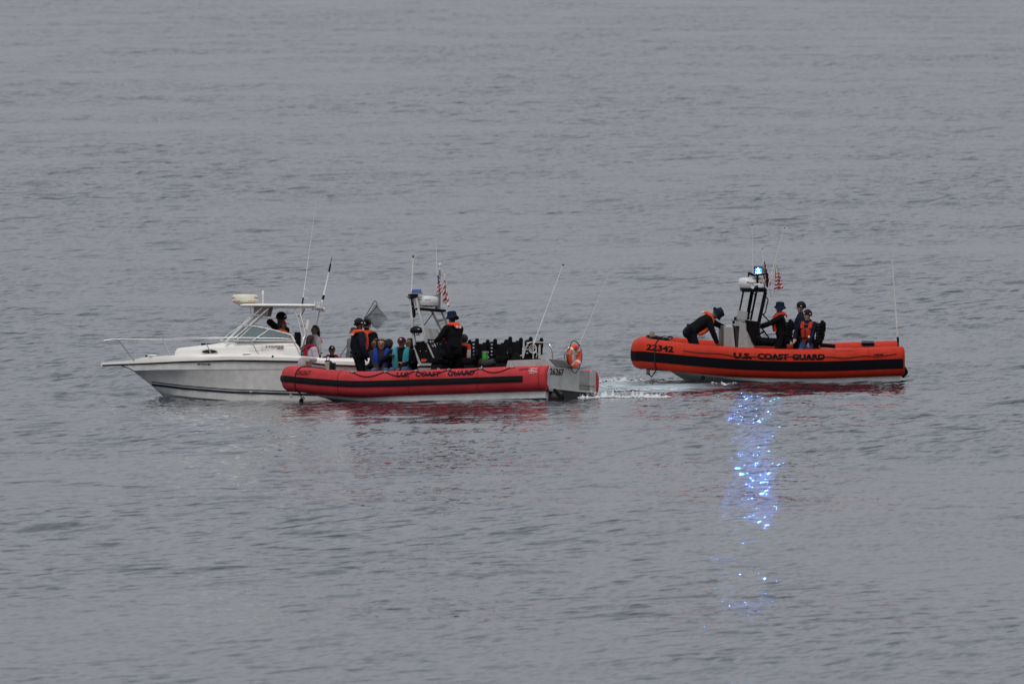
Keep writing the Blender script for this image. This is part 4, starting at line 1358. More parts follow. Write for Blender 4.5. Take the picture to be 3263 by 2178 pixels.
# engine box / transom
def U_(cx, cy, x): return N.PX(cU(cx, cy), x)
xa = 4.05
z1 = U_(800, 765, xa).z; z0 = U_(620, 1190, xa).z; z2 = U_(800, 622, xa - 0.24).z
yl, yr = U_(590, 800, xa).y, U_(1340, 900, xa).y
yl2 = U_(440, 700, xa - 0.2).y
zbx = nzd - 0.02
box_v = []
yl = -0.98
prof = [(xa, z0), (xa, z1), (xa - 0.24, z2), (2.75, z2 - 0.02), (2.55, zbx), (2.55, z0)]
tb = MB().add(prism(prof, yl, yr)).build('transom_box', ALU, nroot, smooth=False)
sl = [Vector((xa + 0.003, yl + 0.02, z1 + 0.01)), Vector((xa + 0.003, yr - 0.01, z1 + 0.01)), Vector((xa - 0.235, yr - 0.01, z2 + 0.003)), Vector((xa - 0.235, yl + 0.10, z2 + 0.003))]
nn = Vector((z2 - z1, 0, 0.24)).normalized()
MB().add(([p for p in sl] + [p + nn * 0.004 for p in sl], [(3, 2, 1, 0), (4, 5, 6, 7), (0, 1, 5, 4), (1, 2, 6, 5), (2, 3, 7, 6), (3, 0, 4, 7)])).build('nonskid_panel', ALUD, tb, smooth=False)
lp0, lp1, lp2 = U_(728, 935, xa), U_(1015, 955, xa), U_(732, 798, xa)
MB().add(lettering('26267', quad_fn(lp0, lp1, lp2, (0.014, 0, 0)), 0.012)).build('number_lettering', LETTER, tb)
yS = 1.21
MB().add(box((xa - 0.42, (yr + yS) / 2, (z0 + z1) / 2 - 0.02), (0.03, yS - yr + 0.1, z1 - z0 - 0.08))).build('side_bulkhead', ALU, nroot, smooth=False)
MB().add(box((xa - 0.18, (yr + yS) / 2, (z0 + z1) / 2 - 0.12), (0.42, yS - yr - 0.02, 0.012))).build('step_plate', mat('dark_alu', (0.2, 0.195, 0.18), 0.5), nroot, smooth=False)
MB().add(bar((xa + 0.02, -1.1, z0 - 0.02), (xa + 0.02, 1.3, z0 - 0.02), 0.05, 0.035)).build('transom_flange', ALU, nroot, bevel=0.006)
MB().add(box((xa - 0.25, 0, z0 - 0.30), (0.5, 2.1, 0.52))).build('stern_underside', mat('stern_black', (0.012, 0.012, 0.013), 0.7), nroot)  # black block under the transom
for sg in (-1, 1):
    zc_ = npath[0].z
    oct_ = [(-0.31, -0.20), (-0.20, -0.31), (0.06, -0.31), (0.16, -0.16), (0.16, 0.12), (0.05, 0.30), (-0.20, 0.31), (-0.31, 0.2)]
    v = [Vector((xa - 0.012, sg * (1.21 + min(y, 0.03 if sg > 0 else 1)), zc_ + z)) for y, z in oct_]
    MB().add((v + [p + Vector((0.015, 0, 0)) for p in v], [tuple(range(8)), tuple(reversed(range(8, 16)))] + [(i, (i + 1) % 8, 8 + (i + 1) % 8, 8 + i) for i in range(8)])).build('collar_end_plate', ALU, nroot, smooth=False)
zt_ = npath[0].z + 0.27
pl = [(yr - 0.02, z0), (1.20, z0), (1.20, zt_ - 0.16), (1.06, zt_), (yr - 0.02, zt_ + 0.01)]
v = [Vector((xa - 0.014, y, z)) for y, z in pl]
MB().add((v + [p + Vector((-0.005, 0, 0)) for p in v], [tuple(range(5)), tuple(reversed(range(5, 10)))] + [(i, (i + 1) % 5, 5 + (i + 1) % 5, 5 + i) for i in range(5)])).build('quarter_panel', mat('darker_alu', (0.27, 0.265, 0.25), 0.55, var=0.15), nroot, smooth=False)  # nearly flush panel, the shade of a recess put in as darker grey
# waterjet and its nozzle under the transom
jc = U_(960, 1345, xa + 0.15)
jet = MB().add(lathe([(0.20, -0.25), (0.21, 0.0), (0.17, 0.14), (0.12, 0.22), (0.09, 0.22), (0.09, 0.05)], (xa - 0.02, jc.y, jc.z - 0.08), (1, 0, 0), n=20)).build('waterjet', mat('jet_black', (0.02, 0.02, 0.02), 0.45, metal=0.4), nroot)
MB().add(bar((xa + 0.05, jc.y - 0.17, jc.z + 0.12), (xa + 0.28, jc.y - 0.17, jc.z - 0.1), 0.03, 0.07)).build('steering_arm', BLACKM, jet)
# rails above the box
rl = [(170, 590), (240, 360), (300, 275), (400, 258), (560, 265), (690, 288), (740, 345), (785, 440), (790, 615)]
pts = []
for i, q in enumerate(rl):
    y = np.interp(i, [0, 2, 5, 8], [-0.85, -0.8, 0.15, 0.2])
    pts.append(N.P(cU(*q), float(y)))
MB().add(tube(smooth_path(pts, 4), 0.019, 8)).build('stern_rail', STEEL, nroot)
for cx, y0_, yy in ((385, 265, -0.55), (515, 270, 0.0)):
    MB().add(tube([N.P(cU(cx, y0_ + 40 if cx > 400 else y0_), yy), N.P(cU(cx, 600), yy)], 0.035 if cx > 400 else 0.02, 10)).build('rail_post', ALU, nroot)
a = N.P(cU(510, 305), 0.0)
MB().add(torus(a, (1, -0.3, 0), 0.05, 0.02, 20, 8)).build('post_ring', BLACKM, nroot)
mb = MB()
for k in range(3):
    c0 = N.P(cU(375 + 12 * k, 395 + 20 * k), -0.58)
    mb.add(torus(c0, (0.6, -1, 0.2 * k), 0.085 - 0.012 * k, 0.007, 24, 5, 1.2))
mb.add(tube(smooth_path([N.P(cU(430, 440), -0.6), N.P(cU(465, 500), -0.6), N.P(cU(445, 580), -0.6)], 5), 0.007, 5))
o = mb.build('white_cord_coil', WROPE, nroot); o['kind'] = 'stuff'
b_, t_ = N.P(cU(385, 330), -0.55), N.P(cB4(1125, 78), -0.3)
an = MB().add(tube([b_, b_.lerp(t_, 0.1), t_], [0.022, 0.017, 0.013], 8)).build('whip_antenna', ANT, nroot)
MB().add(ball(t_, 0.024, 8)).build('antenna_tip', DARK, an)
b_, t_ = N.P(cU(1335, 350), 0.75), N.P(cB4(1600, 175), 0.85)
an = MB().add(whip(b_, t_, 0.012, 0.005)).build('whip_antenna', ANT, nroot)
MB().add(tube([b_ + (b_ - t_).normalized() * 0.28, b_.lerp(t_, 0.03)], [0.02, 0.014], 8)).build('antenna_mount', DARK, an)
# life ring rack
xr = xa + 0.04
for c0, c1 in (((1030, 455), (1040, 660)), ((1245, 440), (1245, 690))):
    MB().add(bar(U_(*c0, xa - 0.08), U_(*c1, xa - 0.08), 0.03, 0.04)).build('rack_post', ALU, nroot)
MB().add(bar(U_(1025, 485, xa + 0.13), U_(1415, 505, xa + 0.13), 0.012, 0.05)).build('rack_strap', ALU, nroot, smooth=False)
MB().add(bar(U_(1030, 480, xa - 0.08), U_(1030, 485, xa + 0.13), 0.03, 0.05)).build('rack_strap', ALU, nroot, smooth=False)
rcx = U_(1235, 550, xa + 0.10)
lr = empty('life_ring', N.M @ Matrix.Translation(rcx) @ Matrix.Rotation(R(-3), 4, 'Z'), 'orange life ring with white bands strapped on the stern of boat 26267', 'life ring')
ringb = MB().add(torus((0, 0, 0), (1, 0, 0), 0.235, 0.075, 44, 12)).build('ring', ORP, lr)
for ang in (50, 140, 230, 320):
    a_ = R(ang)
    q = Vector((0, math.cos(a_), math.sin(a_)))
    pts = [q * (0.235) + (q * math.cos(t) + Vector((1, 0, 0)) * math.sin(t)) * 0.078 for t in [2 * math.pi * k / 14 for k in range(14)]]
    tang = Vector((0, -q.z, q.y)) * 0.032
    MB().add(loft([[p - tang for p in pts], [p + tang for p in pts]], True, False)).build('white_band', REFL, ringb)
for k in range(4):
    a0 = R(50 + 90 * k); pts = []
    for i in range(9):
        t = i / 8; a_ = a0 + t * R(90)
        r_ = 0.325 + 0.05 * math.sin(math.pi * t)
        pts.append(Vector((0.03 - 0.02 * math.sin(math.pi * t), r_ * math.cos(a_), r_ * math.sin(a_) - (0.04 if k == 2 else 0) * math.sin(math.pi * t))))
    MB().add(tube(pts, 0.011, 6)).build('grab_line', ROPE, lr)

# ================================================================== orange patrol boat to the right
RX, RY = 6.46, 17.0
Q_ = Frame((RX, RY, 0.0), 4.0, 0.0, 3.0)
qroot = empty('patrol_boat', Q_.M, 'bright orange collared patrol boat numbered 22342 with a lit blue beacon', 'boat')
qcx = [2005, 2016, 2086, 2193, 2321, 2470, 2515, 2630, 2744, 2871, 2880]
qcy = [1123, 1124, 1131.5, 1143, 1154.5, 1161, 1162, 1161.5, 1157.5, 1152.5, 1152]
qpath = collar(Q_, qroot, 3.40, -1.5, -3.17, 0.92, 0.375, 0.27, qcx, qcy, ORT, blunt=2.6, square=2.6)
QC = Collar(qpath, 0.378, 0.27, 2.8)
qcol = MB().add(QC.body(32, 0.05)).build('collar', ORT, qroot, angle=60)
ql = len(qpath) - 1
MB().add(QC.strake(-0.30, 0.12, 0.010, 0, ql, 7)).build('rub_strake', mat('black_band', (0.006, 0.006, 0.009), 0.8, spec=0.08), qcol)
MB().add(rib_hull(QC, -0.42, 0.20, 0, 3.35, 0.92, -2.62)).build('hull', PALEH, qroot, angle=25)
qzd = float(np.median([p.z for p in qpath])) - 0.32
deck = [(p.x + (0.12 if p.x < -1.6 else 0), p.y * 0.93) for p in qpath[:len(qpath) // 2 + 1]]
v = [Vector((x, y, qzd)) for x, y in deck] + [Vector((x, -y, qzd)) for x, y in deck[:-1]]
nd = len(deck)
f = [(i, i + 1, (nd + i + 1 if i + 1 < nd - 1 else nd - 1), nd + i) for i in range(nd - 1)]
MB().add((v, f)).build('deck', ALUD, qroot)
MB().add(QC.text(Q_, 'U.S.', 2337, 2396, (1122, 1125), (1141, 1144), 0.058)).build('collar_lettering', LETTER, qcol)
MB().add(QC.text(Q_, 'COAST', 2414, 2513, (1124.5, 1127), (1144, 1146), 0.058)).build('collar_lettering', LETTER, qcol)
MB().add(QC.text(Q_, 'GUARD', 2524, 2629, (1127.5, 1127), (1146.5, 1146.5), 0.058)).build('collar_lettering', LETTER, qcol)
MB().add(QC.text(Q_, '22342', 2059, 2146, (1095, 1103), (1115, 1123), 0.035, 0.0)).build('number_lettering', LETTER, qcol)
MB().add(QC.text(Q_, 'WING', 2784, 2815, (1127.5, 1126.5), (1133, 1132), 0.06, 0.15)).build('maker_lettering', LETTER, qcol)
FAINT = mat('faint_print', (0.42, 0.05, 0.02), 0.6)
MB().add(QC.text(Q_, 'RescueCraft Marine', 2664, 2716, (1133, 1132.5), (1138.5, 1138), 0.0)).build('maker_lettering', FAINT, qcol)
mb = MB()
u0, u1 = QC.u_at_px(Q_, 2660), QC.u_at_px(Q_, 2719)
fr_ = [(u0, 0.95), (u1, 0.95), (u1, 0.42), (u0, 0.42), (u0, 0.95)]
pts = []
for (ua, aa), (ub_, ab) in zip(fr_[:-1], fr_[1:]):
    for i in range(6):
        pts.append(QC.pt(ua + (ub_ - ua) * i / 6, aa + (ab - aa) * i / 6, 0.003))
MB().add(tube(pts + pts[:1], 0.006, 4)).build('label_outline', FAINT, qcol)
for px in (2180, 2345, 2660, 2768):
    u = QC.u_at_px(Q_, px)
    for a0_, a1_ in ((1.5, 0.14), (-0.32, -1.4)):
        rings = [[QC.pt(u + d, a0_ + (a1_ - a0_) * i / 12, 0.003) for i in range(13)] for d in (-0.010, 0.010)]
        MB().add(loft(rings, False, False)).build('collar_seam', mat('seam_orange', (0.42, 0.03, 0.012), 0.7, spec=0.15), qcol)
# thin grab line along the collar
gpx = [2177, 2230, 2291, 2320, 2360, 2405, 2460, 2520, 2570, 2640, 2690, 2750, 2800, 2857]
gpy = [1117, 1124, 1126.5, 1131, 1137, 1136, 1143, 1136, 1143, 1137, 1141, 1134, 1135, 1127]
pts = []
for px, py in zip(gpx, gpy):
    u = QC.u_at_px(Q_, px); lo, hi = -0.5, 1.4
    for _ in range(20):
        m = (lo + hi) / 2
        if Q_.pix(QC.pt(u, m))[1] > py: lo = m
        else: hi = m
    pts.append(QC.pt(u, lo, 0.012))
MB().add(tube(smooth_path(pts, 5), 0.009, 6)).build('grab_rope', mat('dark_red_rope', (0.07, 0.012, 0.012), 0.9), qcol)
# vertical seam at the bow and line hanging under it
ub = QC.u_at_px(Q_, 2024)
MB().add(tube([QC.pt(ub, 1.5 - 2.9 * i / 14, 0.004) for i in range(15)], 0.008, 5)).build('bow_seam', mat('seam_red', (0.45, 0.05, 0.03), 0.6), qcol)
ub = QC.u_at_px(Q_, 2090)
pts = [QC.pt(ub + 0.02 - 0.0 * i, 1.5 - 2.6 * i / 14, 0.014) for i in range(15)]
pts.append(Q_.P(cB5(455, 1220), -0.5)); pts.append(Q_.P(cB5(395, 1170), -0.2))
MB().add(tube(pts, 0.016, 6)).build('bow_line', ROPE, qroot)
a = Q_.P(cB5(400, 1150), 0)
MB().add(box((a.x, 0, a.z), (0.10, 0.10, 0.14))).build('bow_eye', ALU, qroot, bevel=0.01)
# bitt and heaped line on the bow
a = Q_.P(cB5(462, 580), 0.0)
MB().add(box((a.x, 0, a.z - 0.12), (0.12, 0.12, 0.38))).build('mooring_bitt', mat('old_bronze', (0.30, 0.28, 0.22), 0.5, metal=0.3), qroot, bevel=0.01)
mb = MB(); rs = random.Random(6)
for k in range(16):
    c0 = Q_.P(cB5(420 + k * 19, 615 + k * 2.6 + rs.uniform(-8, 5)), -0.1)
    mb.add(torus(c0 + Vector((0, rs.uniform(-.25, .25), -0.01)), (rs.uniform(-.3, .3), rs.uniform(-.5, .5), 1), rs.uniform(0.06, 0.13), 0.016, 16, 5))
o = mb.build('heaped_rope', ROPE, qroot); o['kind'] = 'stuff'
mb = MB()
for k in range(4):
    mb.add(tube(smooth_path([Q_.P(cB5(600 + k * 20, 640), -0.1 + k * 0.06), Q_.P(cB5(660 + k * 12, 628), -0.1), Q_.P(cB5(735, 655 + k * 2), -0.05)], 4), 0.009, 5))
o = mb.build('white_line', WROPE, qroot); o['kind'] = 'stuff'
a = Q_.P(cB5(1222, 1235), -0.66)
MB().add(torus((a.x, a.y - 0.03, a.z), (0, 1, 0.2), 0.035, 0.014, 18, 6)).build('hull_fitting', BLACKM, qroot)

# console group: lockers, pod, side shield
def q5(cx, cy, y): return Q_.P(cB5(cx, cy), y)
def q5poly(pp, y): return [(q5(a, b, y).x, q5(a, b, y).z) for a, b in pp]
zf = qzd
yA, yB = -0.40, 0.42
lid = MB().add(prism(q5poly([(1495, 800), (1495, 465), (1530, 470), (1530, 800)], yA), yA, yB)).build('locker_door', mat('dark_alu_door', (0.09, 0.088, 0.082), 0.5), qroot, smooth=False)
MB().add(prism(q5poly([(1532, 810), (1532, 472), (1640, 485), (1640, 810)], yA + 0.02), yA + 0.02, yB)).build('locker', ALU, qroot, smooth=False)
MB().add(prism(q5poly([(1642, 820), (1630, 478), (1672, 480), (1706, 800), (1706, 820)], yA), yA, yB)).build('locker_door', ALU, qroot, smooth=False)
MB().add(prism(q5poly([(1712, 820), (1712, 640), (1700, 470), (1770, 470), (1745, 820)], yA + 0.05), yA + 0.05, yB)).build('locker_gap_fill', mat('dark_gap', (0.03, 0.03, 0.03), 0.7), qroot, smooth=False)  # dark solid filling the gap before the console, shade put in its colour
pod = MB().add(prism(q5poly([(1745, 820), (1768, 462), (1700, 462), (1725, 400), (1880, 425), (1880, 560), (1985, 750), (1985, 820)], yA), yA, yB)).build('console', ALU, qroot, smooth=False, bevel=0.006)
MB().add(prism(q5poly([(1745, 222), (1893, 252), (1880, 370), (1728, 345)], -0.30), -0.30, -0.285)).build('clear_screen', CLEAR, pod, smooth=False)
MB().add(prism(q5poly([(1728, 345), (1880, 375), (1876, 420), (1712, 395)], -0.33), -0.33, 0.36)).build('console_top', mat('mid_grey_metal', (0.28, 0.28, 0.27), 0.45), pod, smooth=False)
for cx, cy in ((1705, 350), (1680, 405), (1870, 400), (1810, 435), (1900, 340)):
    p = q5(cx, cy, -0.36)
    MB().add(box(p, (0.06, 0.05, 0.08))).add(tube([p, p + Vector((0.03, 0, 0.06))], 0.012, 6)).build('latch', BLACKM, pod)
MB().add(prism(q5poly([(1868, 372), (2070, 400), (2055, 560), (1978, 748), (1872, 520)], yA - 0.03), yA - 0.03, yA - 0.006)).build('side_shield', BLACKF, pod, smooth=False)
MB().add(prism(q5poly([(1878, 372), (2070, 400), (2055, 560), (2095, 640), (1985, 750), (1878, 520)], 0.36), 0.0, 0.40)).build('console_body', mat('charcoal_body', (0.05, 0.05, 0.052), 0.5), pod, smooth=False)
a = q5(2140, 545, -0.1)
mb = MB().add(torus(a, (0.75, 0, 0.55), 0.19, 0.016, 28, 7)).add(tube([a, a + Vector((-0.16, 0, -0.08))], 0.025, 8))
for k in range(3):
    e = Vector((0.55, 0, -0.75)).normalized()
    mb.add(tube([a, a + e * 0.19 * math.cos(k * 2.094) + Vector((0, 1, 0)) * 0.19 * math.sin(k * 2.094)], 0.012, 6))
mb.build('steering_wheel', BLACKM, qroot)
# mast: raked legs, platform, hoop
def V_(cx, cy, y): return Q_.P(cV(cx, cy), y)
for (c0, c1, y, w) in (((288, 630), (230, 925), 0.30, 0.040), ((425, 630), (355, 1010), 0.30, 0.085), ((492, 640), (402, 1075), -0.30, 0.05), ((632, 640), (530, 1110), -0.30, 0.085)):
    strut(qroot, 'mast_leg', [V_(*c0, y), V_(*c1, y)], w, BLACKM)
for (c0, c1, y) in (((450, 670), (380, 940), 0.30),):
    MB().add(tube(smooth_path([V_(440, 665, 0.3), V_(468, 690, 0.32), V_(420, 930, 0.32), V_(385, 950, 0.3)], 4), 0.013, 6)).build('grab_handle', BLACKM, qroot)
MB().add(tube(smooth_path([V_(640, 715, -0.3), V_(672, 760, -0.34), V_(650, 860, -0.34), V_(628, 960, -0.34), V_(590, 985, -0.3)], 4), 0.016, 6)).build('grab_handle', BLACKM, qroot)
MB().add(tube(smooth_path([V_(590, 985, -0.3), V_(640, 1040, -0.3), V_(690, 1090, -0.3)], 3), 0.018, 6)).build('brace', BLACKM, qroot)
p0, p1 = V_(268, 612, -0.34), V_(655, 612, -0.34)
plat = MB().add(box(((p0.x + p1.x) / 2, 0, p0.z), (p1.x - p0.x, 0.74, 0.085))).build('mast_platform', BLACKM, qroot, bevel=0.012)
rc = V_(415, 580, 0.0)
qrad = MB().add(radome(rc, 0.335, 0.275)).build('radar', RADW, qroot)
MB().add(ring_txt('Raymarine', -2.0, -0.72, 0.135, 0.195, 0.338, rc)).build('maker_lettering', MAROON, qrad)
a = V_(435, 535, -0.42)
horn = MB().add(lathe([(0.035, -0.22), (0.04, -0.05), (0.07, 0.0), (0.085, 0.015), (0.07, 0.01), (0.02, -0.03)], a, (-0.8, -0.5, -0.12), n=18)).build('loudhailer', RADW, qroot)
MB().add(box(V_(560, 540, -0.40), (0.14, 0.10, 0.09))).build('camera_housing', RADW, qroot, bevel=0.02)
for y in (-0.34, 0.34):
    MB().add(tube(smooth_path([V_(507, 630, y), V_(507, 480, y), V_(509, 390, y), V_(525, 365, y), V_(600, 360, y), V_(650, 350, y), V_(662, 375, y), V_(660, 560, y)], 4), 0.028, 8)).build('mast_hoop', BLACKM, qroot)
MB().add(tube([V_(360, 342, -0.30), V_(470, 375, -0.34), V_(515, 370, -0.34)], 0.035, 8)).add(tube([V_(380, 350, -0.2), V_(362, 405, -0.2)], 0.018, 6)).build('hoop_arm', BLACKM, qroot)
MB().add(bar(V_(520, 365, -0.34), V_(520, 365, 0.34), 0.30, 0.03)).build('beacon_shelf', BLACKM, qroot)
# lit blue beacon
bl = bpy.data.materials.new('lit_blue_beacon'); bl.use_nodes = True
bn = bl.node_tree; bn.nodes.clear()
bo = bn.nodes.new('ShaderNodeOutputMaterial'); be = bn.nodes.new('ShaderNodeEmission')
be.inputs['Color'].default_value = (0.10, 0.36, 1.0, 1); be.inputs['Strength'].default_value = 4800.0
bn.links.new(be.outputs[0], bo.inputs[0])
gl_ = bpy.data.materials.new('glowing_blue_lens'); gl_.use_nodes = True
gn = gl_.node_tree; gn.nodes.clear()
go = gn.nodes.new('ShaderNodeOutputMaterial'); ge = gn.nodes.new('ShaderNodeEmission'); gt = gn.nodes.new('ShaderNodeBsdfTransparent'); ga = gn.nodes.new('ShaderNodeAddShader')
ge.inputs['Color'].default_value = (0.03, 0.16, 1.0, 1); ge.inputs['Strength'].default_value = 1.1
gt.inputs[0].default_value = (0.55, 0.72, 1.0, 1)
gn.links.new(ge.outputs[0], ga.inputs[0]); gn.links.new(gt.outputs[0], ga.inputs[1]); gn.links.new(ga.outputs[0], go.inputs[0])
bc = V_(520, 305, -0.22)
MB().add(lathe([(0.085, -0.085), (0.095, -0.07), (0.095, -0.04)], bc, n=18)).build('beacon_base', mat('grey_cast', (0.25, 0.25, 0.24), 0.5), qroot)
lens = MB().add(lathe([(0.086, -0.037), (0.090, -0.02), (0.090, 0.055), (0.080, 0.075)], bc, n=20)).build('blue_beacon', gl_, qroot)
MB().add(ball(bc + Vector((0, 0, 0.025)), (0.030, 0.030, 0.026), 10)).build('beacon_lamp', bl, lens)
MB().add(lathe([(0.088, 0.060), (0.090, 0.066), (0.070, 0.088), (0.03, 0.098), (0.01, 0.099)], bc, n=20)).build('beam_cap', mat('blue_cap', (0.02, 0.09, 0.40), 0.3), lens)  # opaque cap added to hold the lamp's light to a flat beam
rings = []  # added half-round shield, keeps the lamp's light off flags and antennas
for k in range(17):
    a_ = R(-38 + 256 * k / 16)
    d_ = Vector((math.cos(a_), math.sin(a_), 0))
    rings.append([bc + d_ * 0.104 + Vector((0, 0, -0.06)), bc + d_ * 0.110 + Vector((0, 0, -0.06)), bc + d_ * 0.110 + Vector((0, 0, 0.10)), bc + d_ * 0.104 + Vector((0, 0, 0.10))])
MB().add(loft(rings)).build('beacon_light_shield', BLACKM, qroot)
# antennas and staffs
for c0, c1, y, r0, r1, fn in (((437, 345), None, 0.2, 0.012, 0.005, (2396.7, 716)), (None, None, -0.34, 0.016, 0.006, (2499.6, 726)), ((620, 350), None, 0.34, 0.012, 0.008, (2429.6, 792))):
    b_ = Q_.P(cV(*c0), y) if c0 else Q_.P((2443, 928), y)
    t_ = Q_.P(fn, y)
    an = MB().add(whip(b_, t_, r0, r1)).build('whip_antenna', ANT, qroot)
    MB().add(ball(t_, 0.014, 6)).build('antenna_tip', DARK, an)
for c0, c1, y in (((565, 330), (597, 145), 0.34), ((745, 440), (800, 190), -0.30)):
    MB().add(tube([V_(*c0, y), V_(*c1, y)], 0.012, 6)).build('flag_staff', ANT, qroot)
MB().add(tube([V_(700, 440, -0.32), V_(765, 435, -0.30)], 0.012, 6)).build('staff_clamp', STEEL, qroot)
MB().add(tube([V_(690, 590, -0.32), V_(740, 705, -0.32)], 0.012, 6)).build('hanging_lever', STEEL, qroot)
flag(Q_, 'flag', 'stars and stripes right behind the lit blue beacon', (cV(597, 150), cV(625, 160), cV(600, 560), cV(722, 520)), 0.34,
     us_stripe, us_canton(1))
flag(Q_, 'flag', 'white flag with red bars, rightmost flag, behind the orange boat mast', (cV(800, 190), cV(822, 200), cV(768, 640), cV(912, 575)), -0.30,
     lambda a, b: b > 0.36 and (int((b * 1.1 - a * 0.10) * 13)) % 2 == 0 or (a < 0.22 and 0.25 < b < 0.55), lambda a, b, i, j: (2 if (a > 0.45 and 0.12 < b < 0.3 and (i + j) % 3 == 0) else None))
# aft deck hatches, rear seats, whip antenna, outdrive
def q6(cx, cy, y): return Q_.P(cB6(cx, cy), y)
zh = q6(1400, 915, 0).z
for x0_, x1_ in ((940, 1310), (1330, 1660), (1680, 1960)):
    xa_, xb_ = q6(x0_, 915, -0.5).x, q6(x1_, 915, -0.5).x
    h = MB().add(box(((xa_ + xb_) / 2, 0, zh - 0.09), (xb_ - xa_, 1.35, 0.06))).build('aft_hatch', ALUD, qroot)
    for yy in (-0.68, 0.68):
        MB().add(bar((xa_ - 0.01, yy, zh - 0.05), (xb_ + 0.01, yy, zh - 0.05), 0.025, 0.02)).build('hatch_edge', ALU, h)
MB().add(box((q6(1590, 840, 0.5).x, 0.45, q6(1590, 845, 0.45).z), (0.32, 0.28, 0.12))).build('engine_vent', BLACKM, qroot, bevel=0.02)
MB().add(box((q6(1590, 840, 0.5).x, 0.45, q6(1590, 822, 0.45).z), (0.34, 0.30, 0.012))).build('vent_lid', ALU, qroot)
_rc = MB().add(tube(smooth_path([q6(900, 880, 0.3), q6(980, 868, 0.35), q6(1080, 878, 0.4), q6(1140, 885, 0.4)], 4), 0.05, 8)).build('rolled_cover', BLACKF, None)
loose(_rc, Q_, 'black rolled cover on the aft deck of boat 22342', 'cover')
MB().add(ball(q6(880, 905, -0.1), (0.10, 0.2, 0.11), 10)).build('orange_bolster', ORT, qroot)
b_, t_ = q6(2003, 740, -0.75), Q_.P((2843, 829), -0.75)
an = MB().add(tube([b_, b_.lerp(t_, 0.5), t_], [0.022, 0.02, 0.014], 8)).build('whip_antenna', ANT, qroot)
MB().add(tube([q6(2006, 755, -0.75), q6(2012, 830, -0.75)], 0.03, 10)).add(tube([q6(2012, 830, -0.75), q6(2016, 900, -0.75)], 0.018, 8)).build('antenna_mount', DARK, an)
a = q6(2100, 1210, -0.3)
MB().add(prism([(q6(2060, 1120, 0).x, q6(2060, 1120, 0).z), (q6(2085, 1130, 0).x, q6(2085, 1130, 0).z), (q6(2137, 1220, 0).x, q6(2137, 1220, 0).z), (q6(2130, 1250, 0).x, q6(2130, 1250, 0).z), (q6(2070, 1310, 0).x, q6(2070, 1310, 0).z), (q6(2040, 1290, 0).x, q6(2040, 1290, 0).z)], -0.35, 0.35)).build('jet_drive', BLACKM, qroot, bevel=0.02)
# seats
for px, y in ((2490, -0.05), (2548, 0.40), (2592, -0.42)):
    p = Q_.P((px, 1080), y)
    patrol_seat(qroot, p.x, y, qzd + 0.19, 0.46, top=0.9, brand=(y < 0))
for px in (2513, 2524):
    p0 = Q_.P((px - 2, 1112), -0.62); p1 = Q_.P((px + 4, 1093), -0.62)
a = Q_.P(cB7(930, 1415), -0.15)
MB().add(tube(smooth_path([a + Vector((-0.22, 0, 0)), a, a + Vector((0.26, 0, -0.02))], 4), [0.11] * 8 + [0.1], 12)).build('jockey_seat', BLACKF, qroot)
MB().add(box((a.x + 0.05, -0.15, qzd + 0.18), (0.5, 0.28, 0.45))).build('seat_base', BLACKM, qroot, bevel=0.03)

# ================================================================== people
SKINS = {'tan': (0.30, 0.155, 0.10), 'brown': (0.17, 0.085, 0.055), 'light': (0.42, 0.25, 0.18)}
def cloth(name, col, var=0.22):
    return mat(name, col, 0.92, var=var, vscale=7, bump=0.5, bscale=16, spec=0.1)
CL = dict(
    black=cloth('black_cloth', (0.008, 0.008, 0.010)), navy=cloth('navy_cloth', (0.012, 0.018, 0.036)), dknavy=cloth('dark_navy_cloth', (0.010, 0.013, 0.024)),
    jeans=cloth('denim', (0.055, 0.085, 0.15)), bluejean=cloth('blue_denim', (0.03, 0.06, 0.15)), grey=cloth('grey_cloth', (0.14, 0.14, 0.14)), dgrey=cloth('dark_grey_cloth', (0.05, 0.055, 0.055)),
    lav=cloth('lavender_cloth', (0.42, 0.38, 0.42)), pale=cloth('pale_grey_cloth', (0.45, 0.45, 0.46)), brown=cloth('dark_brown_cloth', (0.03, 0.024, 0.024)),
    orange=cloth('orange_vest', (0.72, 0.085, 0.03), 0.12), redor=cloth('red_orange_vest', (0.50, 0.045, 0.028), 0.12), brightor=cloth('bright_orange_vest', (0.85, 0.16, 0.02), 0.1),
    red=cloth('dark_red_vest', (0.26, 0.012, 0.03), 0.15), redcap=cloth('red_cap', (0.36, 0.015, 0.02), 0.1), maroon=cloth('maroon_cap', (0.06, 0.012, 0.02), 0.1),
    blue=cloth('royal_blue_vest', (0.016, 0.045, 0.27), 0.12), teal=cloth('teal_vest', (0.045, 0.25, 0.29), 0.12), white=cloth('white_cloth', (0.65, 0.65, 0.64), 0.05))
HAIR = mat('black_hair', (0.010, 0.008, 0.008), 0.6, var=0.4, vscale=40, bump=0.8, bscale=60)
HELM = mat('black_helmet', (0.006, 0.006, 0.007), 0.5, var=0.15, spec=0.14)
EYE = mat('dark_eye', (0.015, 0.010, 0.008), 0.2)
LIP = mat('lip', (0.16, 0.06, 0.05), 0.6)

